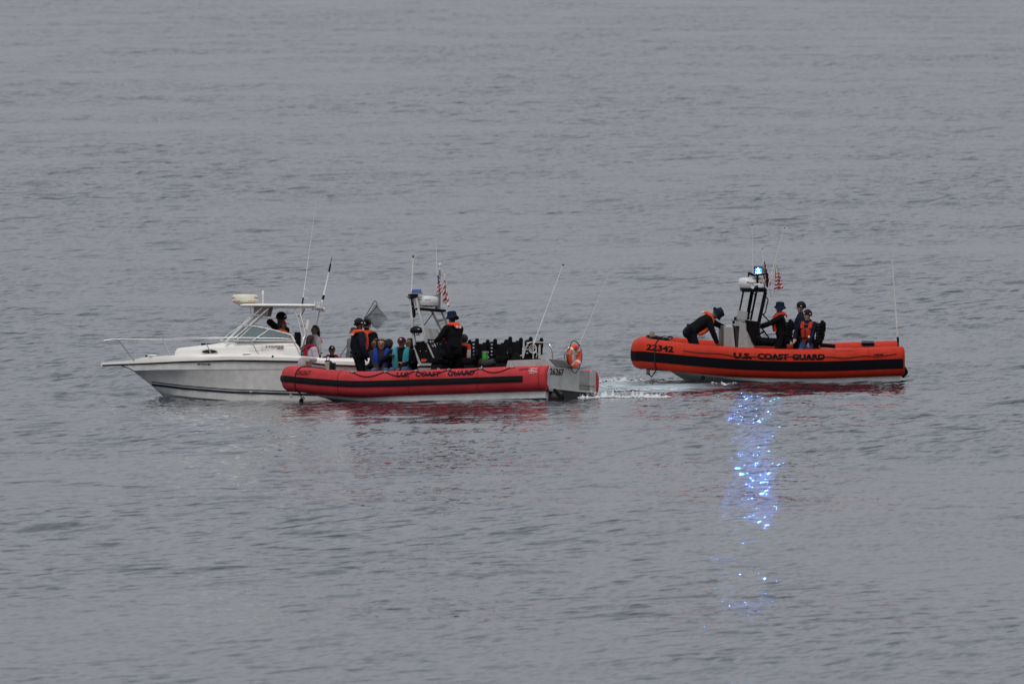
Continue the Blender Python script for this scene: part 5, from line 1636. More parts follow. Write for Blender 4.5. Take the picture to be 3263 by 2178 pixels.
def eloft(path, radii, side, n=14):
    """Closed tapered form along a path, elliptical: radii (along side, across)."""
    path = [Vector(p) for p in path]; side = Vector(side)
    rings = []
    def ring(p, t, ra, rb):
        s = side - t * side.dot(t)
        s = s.normalized() if s.length > 1e-4 else t.orthogonal().normalized()
        b = t.cross(s)
        return [p + s * ra * math.cos(2 * math.pi * k / n) + b * rb * math.sin(2 * math.pi * k / n) for k in range(n)]
    N_ = len(path)
    tt = [(path[min(i + 1, N_ - 1)] - path[max(i - 1, 0)]).normalized() for i in range(N_)]
    r0, r1 = radii[0], radii[-1]
    m0, m1 = min(r0), min(r1)
    for d, k in ((0.98, 0.2), (0.85, 0.53), (0.5, 0.87)):
        rings.append(ring(path[0] - tt[0] * m0 * d, tt[0], r0[0] * k, r0[1] * k))
    for p, t, r in zip(path, tt, radii):
        rings.append(ring(p, t, *r))
    for d, k in ((0.5, 0.87), (0.85, 0.53), (0.98, 0.2)):
        rings.append(ring(path[-1] + tt[-1] * m1 * d, tt[-1], r1[0] * k, r1[1] * k))
    return loft(rings)

def remesh(mb, voxel, smooth=2):
    me = bpy.data.meshes.new('tmp'); me.from_pydata([tuple(p) for p in mb.v], [], mb.f)
    o = bpy.data.objects.new('tmp', me); C.objects.link(o)
    rm = o.modifiers.new('r', 'REMESH'); rm.mode = 'VOXEL'; rm.voxel_size = voxel
    if smooth:
        sm = o.modifiers.new('s', 'SMOOTH'); sm.iterations = smooth; sm.factor = 0.5
    dg = bpy.context.evaluated_depsgraph_get()
    out = bpy.data.meshes.new_from_object(o.evaluated_get(dg))
    bpy.data.objects.remove(o); bpy.data.meshes.remove(me)
    return out

def put_mesh(me, name, mats, parent, idx=None):
    me.materials.clear()
    for m in mats: me.materials.append(m)
    if idx is not None: me.polygons.foreach_set('material_index', idx)
    me.polygons.foreach_set('use_smooth', [True] * len(me.polygons))
    me.name = name
    o = bpy.data.objects.new(name, me); C.objects.link(o); o.parent = parent
    return o

def ik(a, c, l1, l2, hint):
    a, c, hint = Vector(a), Vector(c), Vector(hint)
    d = c - a; L = d.length
    if L > (l1 + l2) * 0.995:
        c = a + d.normalized() * (l1 + l2) * 0.995; d = c - a; L = d.length
    x = (l1 * l1 - l2 * l2 + L * L) / (2 * L); h = math.sqrt(max(0, l1 * l1 - x * x))
    n = d.normalized(); s = hint - n * hint.dot(n)
    s = s.normalized() if s.length > 1e-4 else n.orthogonal()
    return a + n * x + s * h, c

def person(F, label, head_px, y, floor, face, pose='stand', lean=0.0, head=(0, 0), hands=None, top='black', sleeve=None, trousers='black',
           skin='tan', glove=False, hat=None, hair=True, vest=None, seat=0.44, tall=None, side=0.0, feet=None, group=None, curly=False, mask=None, vest2=None, wide=1.0):
    """One figure: body as one continuous surface, clothing and headgear as its parts.
    head_px is the photo pixel of the crown; y its distance across the boat; floor the deck height under the feet."""
    sleeve = sleeve or top
    X, Y_, Z_ = Vector((1, 0, 0)), Vector((0, 1, 0)), Vector((0, 0, 1))
    # --- skeleton in the person's own axes: x forward, y left, z up, feet at z = 0
    if pose == 'stand': pel = Vector((0, 0, 0.93))
    elif pose == 'sit': pel = Vector((0, 0, seat + 0.09))
    else: pel = Vector((0, 0, 0.90))
    la, sa = R(lean), R(side)
    U = (Vector((math.sin(la), math.sin(sa), math.cos(la) * math.cos(sa)))).normalized()
    L = (Y_ - U * Y_.dot(U)).normalized(); Fw = L.cross(U)
    T = lambda f, l, u: pel + Fw * f + L * l + U * u
    hy, hp = R(head[0]), R(head[1])
    HU0 = (U * 0.45 + Z_ * 0.55).normalized() if pose != 'bend' else (U * 0.75 + Fw * 0.1 + Z_ * 0.25).normalized()
    hl = (L - HU0 * L.dot(HU0)).normalized(); hf = hl.cross(HU0)
    hf, hl = hf * math.cos(hy) + hl * math.sin(hy), hl * math.cos(hy) - hf * math.sin(hy)
    HU, HF = HU0 * math.cos(hp) + hf * math.sin(-hp) * -1, None
    HF = (hf * math.cos(hp) - HU0 * math.sin(hp)).normalized(); HU = HF.cross(hl).normalized(); HL = hl
    neck = T(0.0, 0, 0.535)
    hc = neck + U * 0.045 + HU * 0.135 + HF * 0.018
    H = lambda f, l, u: hc + (HF * f + HL * l + HU * u) * 1.08
    crown = H(0, 0, 0.125 + (0.035 if hat == 'helmet' else 0.02 if hat else 0.015 if hair else 0))
    # --- place and size the figure so that the crown meets its pixel and the feet meet the deck
    cp = F.P(head_px, y)
    sc = (cp.z - floor) / crown.z
    if tall: sc = tall
    Rz = Matrix.Rotation(R(face), 3, 'Z')
    base = cp - (Rz @ crown) * sc
    root = empty('person', F.M @ Matrix.Translation(base) @ Matrix.Rotation(R(face), 4, 'Z') @ Matrix.Diagonal((sc * (1 + (wide - 1) * 0.6), sc * wide, sc, 1)), label, 'person', group)
    # --- limbs
    legs = []
    for s in (1, -1):
        hip = pel + L * (0.09 * s) - U * 0.03
        if feet: ft = Vector(feet[0 if s == 1 else 1])
        elif pose == 'sit': ft = Vector((0.40, 0.12 * s, 0.07))
        else: ft = Vector((0.0 + 0.04 * s, 0.13 * s, 0.07))
        kn, an = ik(hip, ft, 0.43, 0.42, (1, 0.12 * s, 0.35 if pose == 'sit' else 0))
        legs.append((hip, kn, an, s))
    arms = []
    for s in (1, -1):
        sh = T(0.0, 0.205 * s, 0.465)
        tgt = hands[0 if s == 1 else 1] if hands else None
        if tgt is None:
            tgt = T(0.06, 0.27 * s, -0.05) if pose != 'sit' else pel + Vector((0.30, 0.13 * s, 0.10))
        elif len(tgt) == 4:                       # given relative to the head
            tgt = H(tgt[0], tgt[1], tgt[2])
        else:
            tgt = Vector(tgt)
        el, wr = ik(sh, tgt, 0.29, 0.26, (Fw * -0.6 + L * 0.7 * s - Z_ * 0.5))
        arms.append((sh, el, wr, s))
    prims = []                                     # (path, radii, side, material key)
    bulk = {'top': 1.27, 'sleeve': 1.42, 'trousers': 1.25, 'boot': 1.2, 'skin': 1.06, 'glove': 1.15, 'mask': 1.15}
    def add(path, radii, side_, key): prims.append(([Vector(p) for p in path], [(r[0] * bulk[key], r[1] * bulk[key]) for r in radii], Vector(side_), key))
    add([T(0, 0, -0.07), T(0, 0, 0.02), T(0.005, 0, 0.10)], [(0.16, 0.115), (0.165, 0.12), (0.15, 0.108)], L, 'trousers')
    add([T(0.005, 0, 0.09), T(0.01, 0, 0.20), T(0.015, 0, 0.32), T(0.01, 0, 0.42), T(0.0, 0, 0.475)],
        [(0.15, 0.108), (0.15, 0.112), (0.172, 0.125), (0.175, 0.112), (0.125, 0.085)], L, 'top')
    add([T(-0.005, 0.06, 0.49), T(0, 0.20, 0.462)], [(0.07, 0.06), (0.066, 0.066)], Fw, 'top')
    add([T(-0.005, -0.06, 0.49), T(0, -0.20, 0.462)], [(0.07, 0.06), (0.066, 0.066)], Fw, 'top')
    add([T(-0.005, 0, 0.48), neck, H(-0.01, 0, -0.06)], [(0.058, 0.056), (0.053, 0.054), (0.052, 0.054)], L, 'skin' if not mask else 'mask')
    add([H(0.03, 0, -0.108), H(0.012, 0, -0.06), H(0.0, 0, 0.0), H(-0.008, 0, 0.05), H(-0.008, 0, 0.085)],
        [(0.042, 0.045), (0.064, 0.075), (0.075, 0.094), (0.075, 0.095), (0.055, 0.07)], HL, 'skin')
    add([H(0.092, 0, 0.012), H(0.108, 0, -0.022)], [(0.011, 0.011), (0.016, 0.014)], HL, 'skin')        # nose
    add([H(0.082, -0.035, 0.028), H(0.090, 0, 0.03), H(0.082, 0.035, 0.028)], [(0.010, 0.012)] * 3, HU, 'skin')   # brow
    for s in (1, -1):
        add([H(-0.005, 0.077 * s, 0.018), H(-0.008, 0.079 * s, -0.018)], [(0.009, 0.02), (0.008, 0.014)], HL, 'skin')
    for hip, kn, an, s in legs:
        add([hip, hip.lerp(kn, 0.5), kn], [(0.088, 0.09), (0.078, 0.08), (0.060, 0.062)], L, 'trousers')
        add([kn, kn.lerp(an, 0.35), an], [(0.059, 0.06), (0.060, 0.063), (0.046, 0.048)], L, 'trousers')
        d = Vector((1, 0.15 * s, 0)).normalized()
        add([an + Vector((-0.03, 0, -0.03)), an + d * 0.07 + Vector((0, 0, -0.035)), an + d * 0.17 + Vector((0, 0, -0.045))], [(0.04, 0.04), (0.042, 0.035), (0.036, 0.024)], Y_, 'boot')
    for sh, el, wr, s in arms:
        add([sh, sh.lerp(el, 0.5), el], [(0.063, 0.063), (0.058, 0.056), (0.049, 0.049)], Fw, 'sleeve')
        add([el, el.lerp(wr, 0.4), wr], [(0.049, 0.049), (0.047, 0.046), (0.037, 0.036)], Fw, 'sleeve')
        d = (wr - el).normalized()
        w = (L * s - d * (L * s).dot(d))
        w = (Z_.cross(d) if abs(d.z) < 0.8 else Fw - d * Fw.dot(d)).normalized()
        nrm_ = d.cross(w)
        if nrm_.z > 0: nrm_ = -nrm_
        pm = wr + d * 0.055
        hk = 'glove' if glove else 'skin'
        add([wr + d * 0.01, pm, wr + d * 0.095], [(0.028, 0.021), (0.040, 0.019), (0.038, 0.017)], w, hk)
        for i, (off, ln) in enumerate(((-0.031, 0.075), (-0.011, 0.088), (0.010, 0.082), (0.030, 0.064))):
            b0 = wr + d * 0.095 + w * off
            k1 = b0 + (d * 0.9 + nrm_ * 0.35).normalized() * ln * 0.5
            k2 = k1 + (d * 0.6 + nrm_ * 0.8).normalized() * ln * 0.5
            add([b0, k1, k2], [(0.0095, 0.0095), (0.009, 0.009), (0.008, 0.008)], w, hk)
        tb_ = wr + d * 0.03 - w * 0.03 * s
        t1_ = tb_ + (d * 0.7 - w * 0.65 * s + nrm_ * 0.25).normalized() * 0.045
        add([tb_, t1_, t1_ + (d * 0.9 + nrm_ * 0.4).normalized() * 0.032], [(0.013, 0.013), (0.0105, 0.0105), (0.009, 0.009)], w, hk)
    mb = MB()
    for path, radii, sd, key in prims:
        mb.add(eloft(path, radii, sd, 10 if radii[0][0] < 0.03 else 14))
    me = remesh(mb, 0.0145, 2)
    n = len(me.polygons)
    cen = np.empty(n * 3, np.float32); me.polygons.foreach_get('center', cen); cen = cen.reshape(-1, 3)
    keys = ['skin', 'top', 'sleeve', 'trousers', 'boot', 'glove', 'mask']
    best = np.full(n, 1e9); idx = np.zeros(n, np.int32)
    for path, radii, sd, key in prims:
        for a, b, ra, rb in zip(path[:-1], path[1:], radii[:-1], radii[1:]):
            a_, b_ = np.array(a), np.array(b); ab = b_ - a_
            t = np.clip(((cen - a_) @ ab) / max(1e-9, ab @ ab), 0, 1)
            dd = np.linalg.norm(cen - (a_ + t[:, None] * ab), axis=1) - ((ra[0] + ra[1]) / 2 * (1 - t) + (rb[0] + rb[1]) / 2 * t)
            q = dd < best
            best[q] = dd[q]; idx[q] = keys.index(key)
    mats = [mat('skin_' + skin, SKINS[skin], 0.55, var=0.10, vscale=14), CL[top], CL[sleeve], CL[trousers], DARK, CL['black'], CL[mask or 'navy']]
    body = put_mesh(me, 'body', mats, root, idx)
    for s in (1, -1):
        MB().add(ball(H(0.084, 0.031 * s, 0.012), (0.012, 0.014, 0.009), 6)).build('eye', EYE, body)
    MB().add(tube([H(0.088, 0.022, -0.062), H(0.098, 0, -0.060), H(0.088, -0.022, -0.062)], 0.006, 5)).build('mouth', LIP, body)
    # --- hair and headgear
    def shell(rx, ry, rz, cut, dz=0.02, df=-0.008, amp=0.0, n1=22):
        v, f = ball((0, 0, 0), 1.0, n1)
        out = []
        rr = random.Random(len(label))
        for p in v:
            k = 0.72 if cut(p) else 1.0
            j = 1 + amp * (rr.random() - 0.5)
            out.append(H(df + p.x * rx * k * j, p.y * ry * k * j, dz + p.z * rz * k * j))
        return out, f
    if hair and hat != 'helmet':
        am = 0.22 if curly else 0.05
        g = 1.22 if curly else 1.06
        back = -0.75 if hair != 'long' else -1.1
        MB().add(shell(0.098 * g, 0.083 * g, 0.105 * g, lambda p: (p.x > 0.35 and p.z < 0.55) or p.z < back or (p.x > -0.1 and p.z < -0.15), 0.022, -0.012, am)).build('hair', HAIR, root)
        if hair == 'long':
            MB().add(eloft([H(-0.085, 0, 0.03), H(-0.10, 0, -0.07), H(-0.10, 0, -0.17), H(-0.09, 0, -0.26)], [(0.065, 0.04), (0.07, 0.045), (0.06, 0.04), (0.03, 0.025)], HL)).build('ponytail', HAIR, root)
    if hat == 'helmet':
        h = MB().add(shell(0.128, 0.112, 0.128, lambda p: p.z < -0.12 - 0.35 * max(0, -p.x) + 0.10 * max(0, p.x), 0.035, -0.012)).build('helmet', HELM, root)
        for s in (1, -1):
            MB().add(box(H(0.01, 0.113 * s, 0.05), (0.045, 0.012, 0.022), Matrix((HF, HL, HU)).transposed())).build('reflective_patch', REFL, h)
            MB().add(tube(smooth_path([H(0.0, 0.092 * s, 0.02), H(0.02, 0.078 * s, -0.06), H(0.05, 0.0, -0.125)], 4), 0.007, 5)).build('chin_strap', DARK, h)
        MB().add(box(H(0.113, 0, 0.062), (0.012, 0.055, 0.022), Matrix((HF, HL, HU)).transposed())).build('reflective_patch', REFL, h)
        MB().add(box(H(-0.138, 0, 0.045), (0.012, 0.05, 0.022), Matrix((HF, HL, HU)).transposed())).build('reflective_patch', REFL, h)
    if hat == 'bucket':
        prof = [(0.150, -0.045), (0.145, -0.036), (0.112, 0.010), (0.104, 0.03), (0.098, 0.085), (0.085, 0.108), (0.03, 0.118), (0.01, 0.118)]
        q = []
        v, f = lathe(prof, n=24)
        for p in v:
            fl = 0.02 * math.sin(math.atan2(p.y, p.x) * 2 + 1) if math.hypot(p.x, p.y) > 0.12 else 0
            q.append(H(p.x * 1.05 - 0.01, p.y * 0.97, p.z + 0.032 + fl))
        MB().add((q, f)).build('bucket_hat', CL['navy'], root)
    if hat in ('redcap', 'maroon', 'blackcap'):
        hm = CL['black'] if hat == 'blackcap' else CL[hat]
        h = MB().add(shell(0.104, 0.088, 0.112, lambda p: p.z < 0.10, 0.02, -0.006)).build('cap', hm, root)
        MB().add(eloft([H(0.07, 0, 0.045), H(0.125, 0, 0.038), H(0.165, 0, 0.026)], [(0.075, 0.008), (0.072, 0.006), (0.045, 0.005)], HL)).build('visor', hm, h)
        if hat != 'redcap':
            MB().add(lathe([(0.022, 0), (0.018, 0.006)], H(0.096, 0, 0.075), HF + HU * 0.5, n=12)).build('badge', CL['white'], h)
    if hat == 'hood':
        MB().add(shell(0.122, 0.108, 0.135, lambda p: p.x > 0.45 and p.z < 0.75, -0.005, -0.022)).build('hood', CL[top], root)
    # --- life vests
    T = lambda f, l, u: pel + Fw * (f * 1.25) + L * (l * 1.22) + U * u
    def horseshoe(key, w, th, low, nm='life_vest', flap=True):
        m_ = CL[key]
        pts, rad = [], []
        for s in (1, -1):
            seq = [T(0.135, 0.082 * s, low), T(0.150, 0.092 * s, (low + 0.38) / 2), T(0.135, 0.10 * s, 0.40), T(0.075, 0.105 * s, 0.525), T(-0.02, 0.10 * s, 0.555), T(-0.085, 0.055 * s, 0.545)]
            pts.append(seq)
        seq = pts[0] + list(reversed(pts[1]))
        rad = [(w, th)] * 2 + [(w * 0.95, th)] + [(w * 0.75, th)] * 6 + [(w * 0.95, th)] + [(w, th)] * 2
        sp = smooth_path(seq, 3)
        rr = [(float(np.interp(i, np.arange(len(rad)) * 3, [r[0] for r in rad])), th) for i in range(len(sp))]
        rings = []
        ctr = T(0, 0, 0.3)
        for i, p in enumerate(sp):
            t = (sp[min(i + 1, len(sp) - 1)] - sp[max(i - 1, 0)]).normalized()
            out = (p - T(0.0, 0, 0.36 if p.dot(U) < T(0, 0, 0.44).dot(U) else 0.42))
            out = (out - t * out.dot(t)).normalized(); sd = t.cross(out)
            rings.append([p + sd * rr[i][0] * math.copysign(abs(math.cos(a)) ** 0.6, math.cos(a)) + out * rr[i][1] * math.copysign(abs(math.sin(a)) ** 0.6, math.sin(a)) for a in [2 * math.pi * k / 12 for k in range(12)]])
        o = MB().add(loft(rings)).build(nm, m_, root, angle=60)
        if flap:
            MB().add(eloft([T(-0.095, 0, 0.545), T(-0.128, 0, 0.50), T(-0.140, 0, 0.45)], [(0.10, 0.028), (0.11, 0.022), (0.09, 0.014)], L)).build('collar_flap', m_, o)
        return o
    if vest:
        if vest in ('officer', 'officer_red'):
            key = 'orange' if vest == 'officer' else 'redor'
            MB().add(eloft([T(0.0, 0, 0.03), T(0.008, 0, 0.18), T(0.012, 0, 0.32), T(0.004, 0, 0.44)], [(0.184, 0.146), (0.180, 0.146), (0.190, 0.150), (0.155, 0.118)], L)).build('tactical_vest', CL['black'], root)
            vo = horseshoe(key, 0.062, 0.036, 0.10)
            rot = Matrix((Fw, L, U)).transposed()
            for k in (-1, 1):
                MB().add(box(T(-0.150, 0.04 * k, 0.475), (0.008, 0.055, 0.05), rot)).build('reflective_patch', REFL, vo)
            MB().add(box(T(0.178, 0.085, 0.36), (0.008, 0.06, 0.05), rot)).build('reflective_patch', REFL, vo)
            MB().add(box(T(0.0, 0, 0.03), (0.31, 0.38, 0.06), rot)).build('duty_belt', CL['black'], root, bevel=0.02)
            MB().add(box(T(-0.06, -0.20, -0.03), (0.12, 0.07, 0.16), rot)).build('belt_pouch', CL['black'], root, bevel=0.02)
        elif vest in ('full', 'fullbright'):
            key = 'redor' if vest == 'full' else 'brightor'
            mbv = MB().add(eloft([T(0.012, 0, 0.04), T(0.016, 0, 0.16), T(0.02, 0, 0.30), T(0.010, 0, 0.40)], [(0.182, 0.150), (0.184, 0.158), (0.196, 0.166), (0.168, 0.135)], L))
            for s in (1, -1):
                mbv.add(eloft([T(0.12, 0.10 * s, 0.38), T(0.06, 0.10 * s, 0.52), T(-0.05, 0.10 * s, 0.52), T(-0.11, 0.09 * s, 0.40)], [(0.055, 0.035)] * 4, L))
            vo = put_mesh(remesh(mbv, 0.016, 3), 'life_vest', [CL[key]], root)
            rot = Matrix((Fw, L, U)).transposed()
            MB().add(box(T(0.178, 0, 0.22), (0.02, 0.02, 0.34), rot)).build('zip', DARK, vo)
            MB().add(box(T(0.02, 0, 0.10), (0.345, 0.39, 0.03), rot)).build('waist_strap', DARK, vo, bevel=0.01)
            MB().add(box(T(0.178, 0.10 if vest == 'full' else -0.1, 0.14), (0.02, 0.055, 0.06), rot)).build('white_label', REFL, vo)
            if vest == 'fullbright':
                for s in (1, -1):
                    MB().add(eloft([T(0.10, 0.10 * s, 0.26), T(0.155, 0.10 * s, 0.30), T(0.14, 0.10 * s, 0.36)], [(0.075, 0.03)] * 3, L)).build('navy_panel', CL['navy'], vo)
        else:
            vo = horseshoe(vest, 0.070, 0.045, 0.04, flap=True)
            MB().add(eloft([T(-0.12, 0, 0.10), T(-0.15, 0, 0.30), T(-0.13, 0, 0.46)], [(0.13, 0.03), (0.15, 0.035), (0.12, 0.03)], L)).build('back_panel', CL[vest], vo)
            rot = Matrix((Fw, L, U)).transposed()
            MB().add(box(T(0.01, 0, 0.20), (0.36, 0.375, 0.03), rot)).build('waist_strap', CL[vest2 or 'black'], vo, bevel=0.01)
            if vest2:
                MB().add(bar(T(0.195, 0.02, 0.19), T(0.195, 0.13, 0.05), 0.012, 0.035)).build('strap_tail', CL[vest2], vo)
    return root

# --- aboard the white boat (its cockpit sole is at zs)
person(S, 'person in black helmet and dark jacket with arms raised under the hardtop', cS(1045, 503), 0.35, zs, 160, hat='helmet', top='black', trousers='black', mask='black',
       hands=[(0.32, 0.02, 1.60), (0.36, -0.16, 1.05)], lean=6, head=(-30, 5), vest=None, skin='brown')
person(S, 'person in red cap and orange life vest seen through the windshield', cS(1075, 623), -0.35, zs, 5, hat='redcap', top='dgrey', trousers='dgrey', vest='orange', skin='brown', head=(5, 0))
person(S, 'person with dark hair, lavender sleeves and dark red vest seated beside the rail', cS(1570, 893), -0.80, zs, 35, pose='sit', seat=0.50, top='lav', trousers='dgrey', vest='red', skin='brown', hair='long', lean=8, head=(15, -5), vest2='blue')
person(S, 'person with long dark hair standing in bright orange life vest and pale sleeves', cS(1640, 724), 0.15, zs, 195, top='pale', trousers='dgrey', vest='fullbright', skin='brown', hair='long', hands=[None, (0.36, -0.12, 1.18)], head=(10, 0))
person(S, 'person in black cap and dark red vest sitting low in the white boat', cS(1935, 1073), 0.30, zs, 275, pose='sit', seat=0.34, top='black', trousers='dgrey', hat='blackcap', vest='red', skin='brown')
person(S, 'person in grey top half hidden behind the officer at the bow', cB2(1012, 498), -0.15, zs, 150, top='grey', trousers='dgrey', skin='tan')
person(S, 'officer in black with helmet and orange collar seen from behind', cB2(1190, 388), 0.25, zs, 70, hat='helmet', top='black', trousers='black', vest='officer', skin='tan', glove=True, mask='black')

# --- aboard the red patrol boat
person(N, 'helmeted officer in navy sleeves and black vest standing at the bow of boat 26267', cB2(1095, 384), -0.25, nzd, 52, hat='helmet', top='black', sleeve='navy', trousers='black', vest='officer', mask='navy', glove=True, skin='brown', head=(0, 0))
person(N, 'hooded person in dark navy, leftmost of the seated group', cB2(1318, 646), 0.35, nzd, 225, pose='sit', seat=0.42, wide=1.2, top='dknavy', hat='hood', trousers='jeans', skin='brown', lean=5)
person(N, 'person in royal blue life vest and dark hood seated facing the camera', cB2(1385, 646), -0.45, nzd, 292, pose='sit', seat=0.42, wide=1.2, top='brown', hat='hood', trousers='jeans', vest='blue', skin='tan', lean=8, hands=[(0.33, 0.05, 0.50), (0.33, -0.05, 0.49)])
person(N, 'curly haired person in blue vest turned away behind the seated row', cB2(1480, 664), 0.30, nzd, 95, pose='sit', seat=0.42, wide=1.2, top='blue', trousers='jeans', vest='blue', skin='brown', curly=True)
person(N, 'person in maroon cap and teal life vest with orange straps, hand raised', cB2(1650, 624), -0.42, nzd, 285, pose='sit', seat=0.42, wide=1.2, top='black', hat='maroon', trousers='jeans', vest='teal', vest2='brightor', skin='brown', lean=6, hands=[(0.32, 0.02, 0.55), (0.26, -0.22, 0.86)])
person(N, 'person in black hood partly hidden behind the console', cB2(1758, 636), 0.30, nzd, 250, pose='sit', seat=0.42, wide=1.2, top='black', hat='hood', trousers='black', skin='brown')
person(N, 'helmsman in navy bucket hat and orange collar steering boat 26267', cB3(1478, 296), -0.05, nzd, 160, hat='bucket', top='black', trousers='black', vest='officer', skin='tan', lean=8, head=(-12, 5), hands=[(0.42, 0.20, 1.12), (0.40, -0.14, 1.05)], mask='navy')
person(N, 'dark haired person in black with orange strap seated behind the helmsman', cB3(1640, 588), 0.48, nzd, 170, pose='sit', seat=0.52, top='black', trousers='black', vest='redor', skin='brown')

# --- aboard the orange patrol boat
person(Q_, 'crew member in navy bucket hat bending over the grey locker', cB7(455, 1066), -0.28, qzd, 4, pose='bend', lean=54, hat='bucket', top='black', sleeve='black', trousers='dknavy', vest='officer', skin='brown',
       hands=[(0.86, 0.20, 0.92), (0.66, -0.20, 0.40)], head=(0, 20), feet=[(-0.02, 0.13, 0.07), (0.05, -0.12, 0.07)])
person(Q_, 'helmsman in navy bucket hat and red vest at the wheel of boat 22342', cB7(1112, 953), -0.12, qzd, 178, hat='bucket', top='black', trousers='black', vest='officer_red', skin='brown', hands=[(0.52, 0.10, 1.18), (0.50, -0.10, 1.12)], head=(0, -4), lean=4)
person(Q_, 'crew member in black helmet and navy shirt standing behind the seated one', cB7(1355, 946), 0.38, qzd, 185, hat='helmet', top='navy', trousers='dknavy', skin='light', glove=True, hands=[(0.30, 0.16, 1.10), (0.33, -0.05, 1.16)])
person(Q_, 'seated crew member in black helmet, red orange vest and blue jeans', cB7(1432, 1038), -0.46, qzd, 245, pose='sit', seat=0.72, hat='helmet', top='dknavy', trousers='bluejean', vest='full', skin='light', head=(-25, 0), hands=[(0.28, 0.12, 0.72), (0.24, -0.30, 0.88)])

# ================================================================== loose things
a = N.P(cB3(1018, 548), -0.46)
hroot = empty('spare_helmet', N.M @ Matrix.Translation(a), 'spare black helmet hanging on the grey arch of boat 26267', 'helmet')
v, f = ball((0, 0, 0), (0.165, 0.13, 0.115), 18)
MB().add(([Vector((p.x, p.y, p.z if p.z > -0.06 else -0.06)) for p in v], f)).build('shell', HELM, hroot)
for dx in (-0.155, 0.10):
    MB().add(box((dx, -0.085 if dx > 0 else -0.02, 0.03), (0.05, 0.03, 0.02))).build('reflective_patch', REFL, hroot)
for k in (0, 1, 2):
    MB().add(tube(smooth_path([(-0.02 + 0.05 * k, -0.05, -0.05), (0.0 + 0.05 * k, -0.05, -0.13), (0.06 + 0.03 * k, 0.0, -0.06)], 5), 0.007, 5)).build('chin_strap', DARK, hroot)

# landing net
NET = mat('net_cord', (0.05, 0.05, 0.055), 0.9)
yn = 0.1
hb0 = S.P(cB2(760, 1010), yn); tip0 = S.P(cB2(1158, 385), yn)
nroot2 = empty('landing_net', S.M @ Matrix.Translation(hb0), 'landing net with black mesh bag held up above the officers', 'net')
o_ = hb0
MB().add(tube([hb0 - o_, tip0 - o_], 0.016, 8)).build('handle', mat('net_handle', (0.35, 0.34, 0.33), 0.4, metal=0.5), nroot2)
hoop_a = [(1158, 385), (1200, 320), (1250, 230), (1290, 165), (1305, 160), (1325, 190), (1325, 225), (1290, 270), (1240, 320), (1185, 375), (1158, 385)]
hp = [S.P(cB2(*q), yn + (0.0 if i < 5 else -0.12 if i < 9 else 0.0)) - o_ for i, q in enumerate(hoop_a)]
hp_s = smooth_path(hp, 4)
MB().add(tube(hp_s, 0.011, 6)).build('hoop', NET, nroot2)
# bag: surface from the hoop's two arms to the hanging tail, as a lattice of cords
edgeA = smooth_path([S.P(cB2(*q), yn - 0.05) - o_ for q in ((1165, 385), (1240, 300), (1290, 215), (1325, 215))], 8)
edgeB = smooth_path([S.P(cB2(*q), yn - 0.12) - o_ for q in ((1200, 400), (1255, 470), (1335, 535), (1395, 460), (1472, 390))], 6)
def res(p, n): return [p[min(len(p) - 1, int(i * (len(p) - 1) / n))].lerp(p[min(len(p) - 1, int(i * (len(p) - 1) / n) + 1)], (i * (len(p) - 1) / n) % 1.0) for i in range(n + 1)]
nu, nv = 26, 22
eA, eB = res(edgeA, nu), res(edgeB, nu)
corner = S.P(cB2(1350, 265), yn - 0.1) - o_
for layer, dy in ((0, -0.10), (1, 0.10)):
    G = []
    for i in range(nu + 1):
        row = []
        for j in range(nv + 1):
            t = j / nv
            p = eA[i].lerp(eB[i], t)
            p = p + Vector((0, dy * math.sin(math.pi * t) + 0.015 * math.sin(i * 1.3 + j), -0.015 * math.sin(math.pi * t)))
            row.append(p)
        G.append(row)
    mb = MB()
    for i in range(nu):
        for j in range(nv):
            if (i + j) % 2 == 0:
                mb.add(bar(G[i][j], G[i + 1][j + 1], 0.0055, 0.0055))
            else:
                mb.add(bar(G[i + 1][j], G[i][j + 1], 0.0055, 0.0055))
    o = mb.build('net_bag', NET, nroot2, smooth=False); o['kind'] = 'stuff'

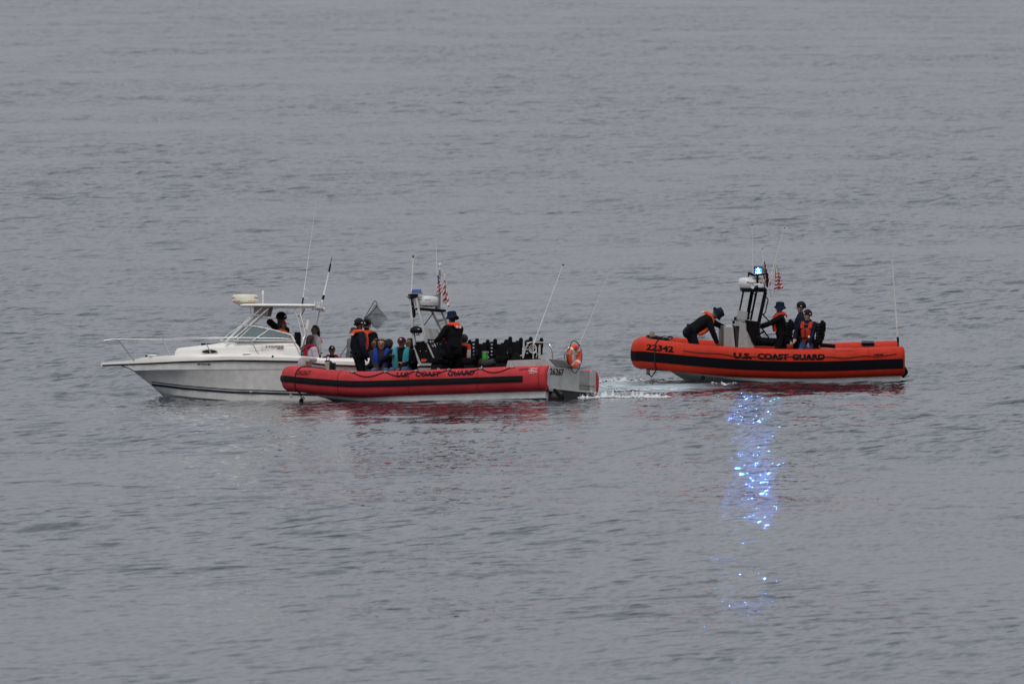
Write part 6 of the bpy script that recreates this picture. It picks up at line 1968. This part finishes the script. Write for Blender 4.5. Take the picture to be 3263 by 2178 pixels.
# foam thrown up behind the stern of the red boat
FOAM = mat('white_foam', (0.60, 0.62, 0.63), 0.95, var=0.06, vscale=12, bump=0.4, bscale=30, spec=0.1)
def foam(name, label, patches, seed, cut=0.18):
    """Broken crests of froth: ridged relief with ragged edges, plus thrown drops."""
    rr = np.random.RandomState(seed)
    mb = MB()
    for x0, x1, yc, yw, hmax, peaks in patches:
        nx, ny = max(12, int((x1 - x0) / 0.016)), max(8, int(yw / 0.09))
        xs = np.linspace(x0, x1, nx); ys = np.linspace(yc - yw / 2, yc + yw / 2, ny)
        X, Y = np.meshgrid(xs, ys, indexing='ij')
        t = (X - x0) / (x1 - x0)
        env = np.sin(np.pi * t) ** 0.6
        pk = np.zeros_like(X) + 0.25
        for _ in range(peaks):
            c, w, hgt = rr.rand(), 0.03 + 0.09 * rr.rand(), 0.4 + 0.6 * rr.rand()
            pk = np.maximum(pk, hgt * np.exp(-((t - c) / w) ** 2))
        nz = np.zeros_like(X)
        for k in range(10):
            f1 = 4 * 1.36 ** k
            nz += np.abs(np.sin(f1 * X + rr.rand() * 6 + 2 * np.sin(f1 * 0.4 * Y + rr.rand() * 6))) * 1.25 ** -k
        nz = nz / nz.max()
        Z = hmax * env * pk * (0.45 + 0.55 * nz + 0.05 * rr.randn(*X.shape)) * np.clip(1.2 - (2 * (Y - yc) / yw) ** 2, 0, 1)
        keep = (Z > hmax * 0.05) & (nz > cut)
        V, idx = [], -np.ones(X.shape, int)
        for i in range(nx):
            for j in range(ny):
                idx[i, j] = len(V); V.append(Vector((X[i, j], Y[i, j], level(X[i, j], Y[i, j]) - 0.01 + max(0.0, Z[i, j]) * 1.0)))
        Fc = [(idx[i, j], idx[i + 1, j], idx[i + 1, j + 1], idx[i, j + 1]) for i in range(nx - 1) for j in range(ny - 1) if keep[i:i + 2, j:j + 2].all()]
        mb.add((V, Fc))
        for _ in range(int(30 * (x1 - x0))):
            x = x0 + (x1 - x0) * rr.rand(); y = yc + rr.randn() * yw * 0.2
            r = 0.006 + 0.012 * rr.rand()
            mb.add(ball((x, y, level(x, y) + hmax * (0.3 + 0.9 * rr.rand())), (r * 1.3, r, r), 4))
    o = mb.build(name, FOAM); o['kind'] = 'stuff'; o['label'] = label; o['category'] = 'foam'
    return o
foam('foam', 'white foam thrown up behind the stern of boat 26267',
     [(1.55, 2.25, 0.9, 1.2, 0.13, 6), (2.05, 2.70, 0.7, 1.5, 0.25, 6), (2.55, 3.45, 0.7, 1.6, 0.20, 8), (3.1, 3.95, 0.6, 1.4, 0.14, 8)], 2)
foam('foam', 'churned pale wash between the two patrol boats',
     [(2.0, 3.4, 18.5, 3.0, 0.10, 7), (3.0, 4.6, 17.5, 2.5, 0.07, 6), (1.9, 2.9, 14.0, 2.2, 0.07, 6), (2.4, 4.2, 11.0, 2.0, 0.05, 6), (5.0, 5.7, 14.2, 1.4, 0.05, 5)], 5, 0.55)
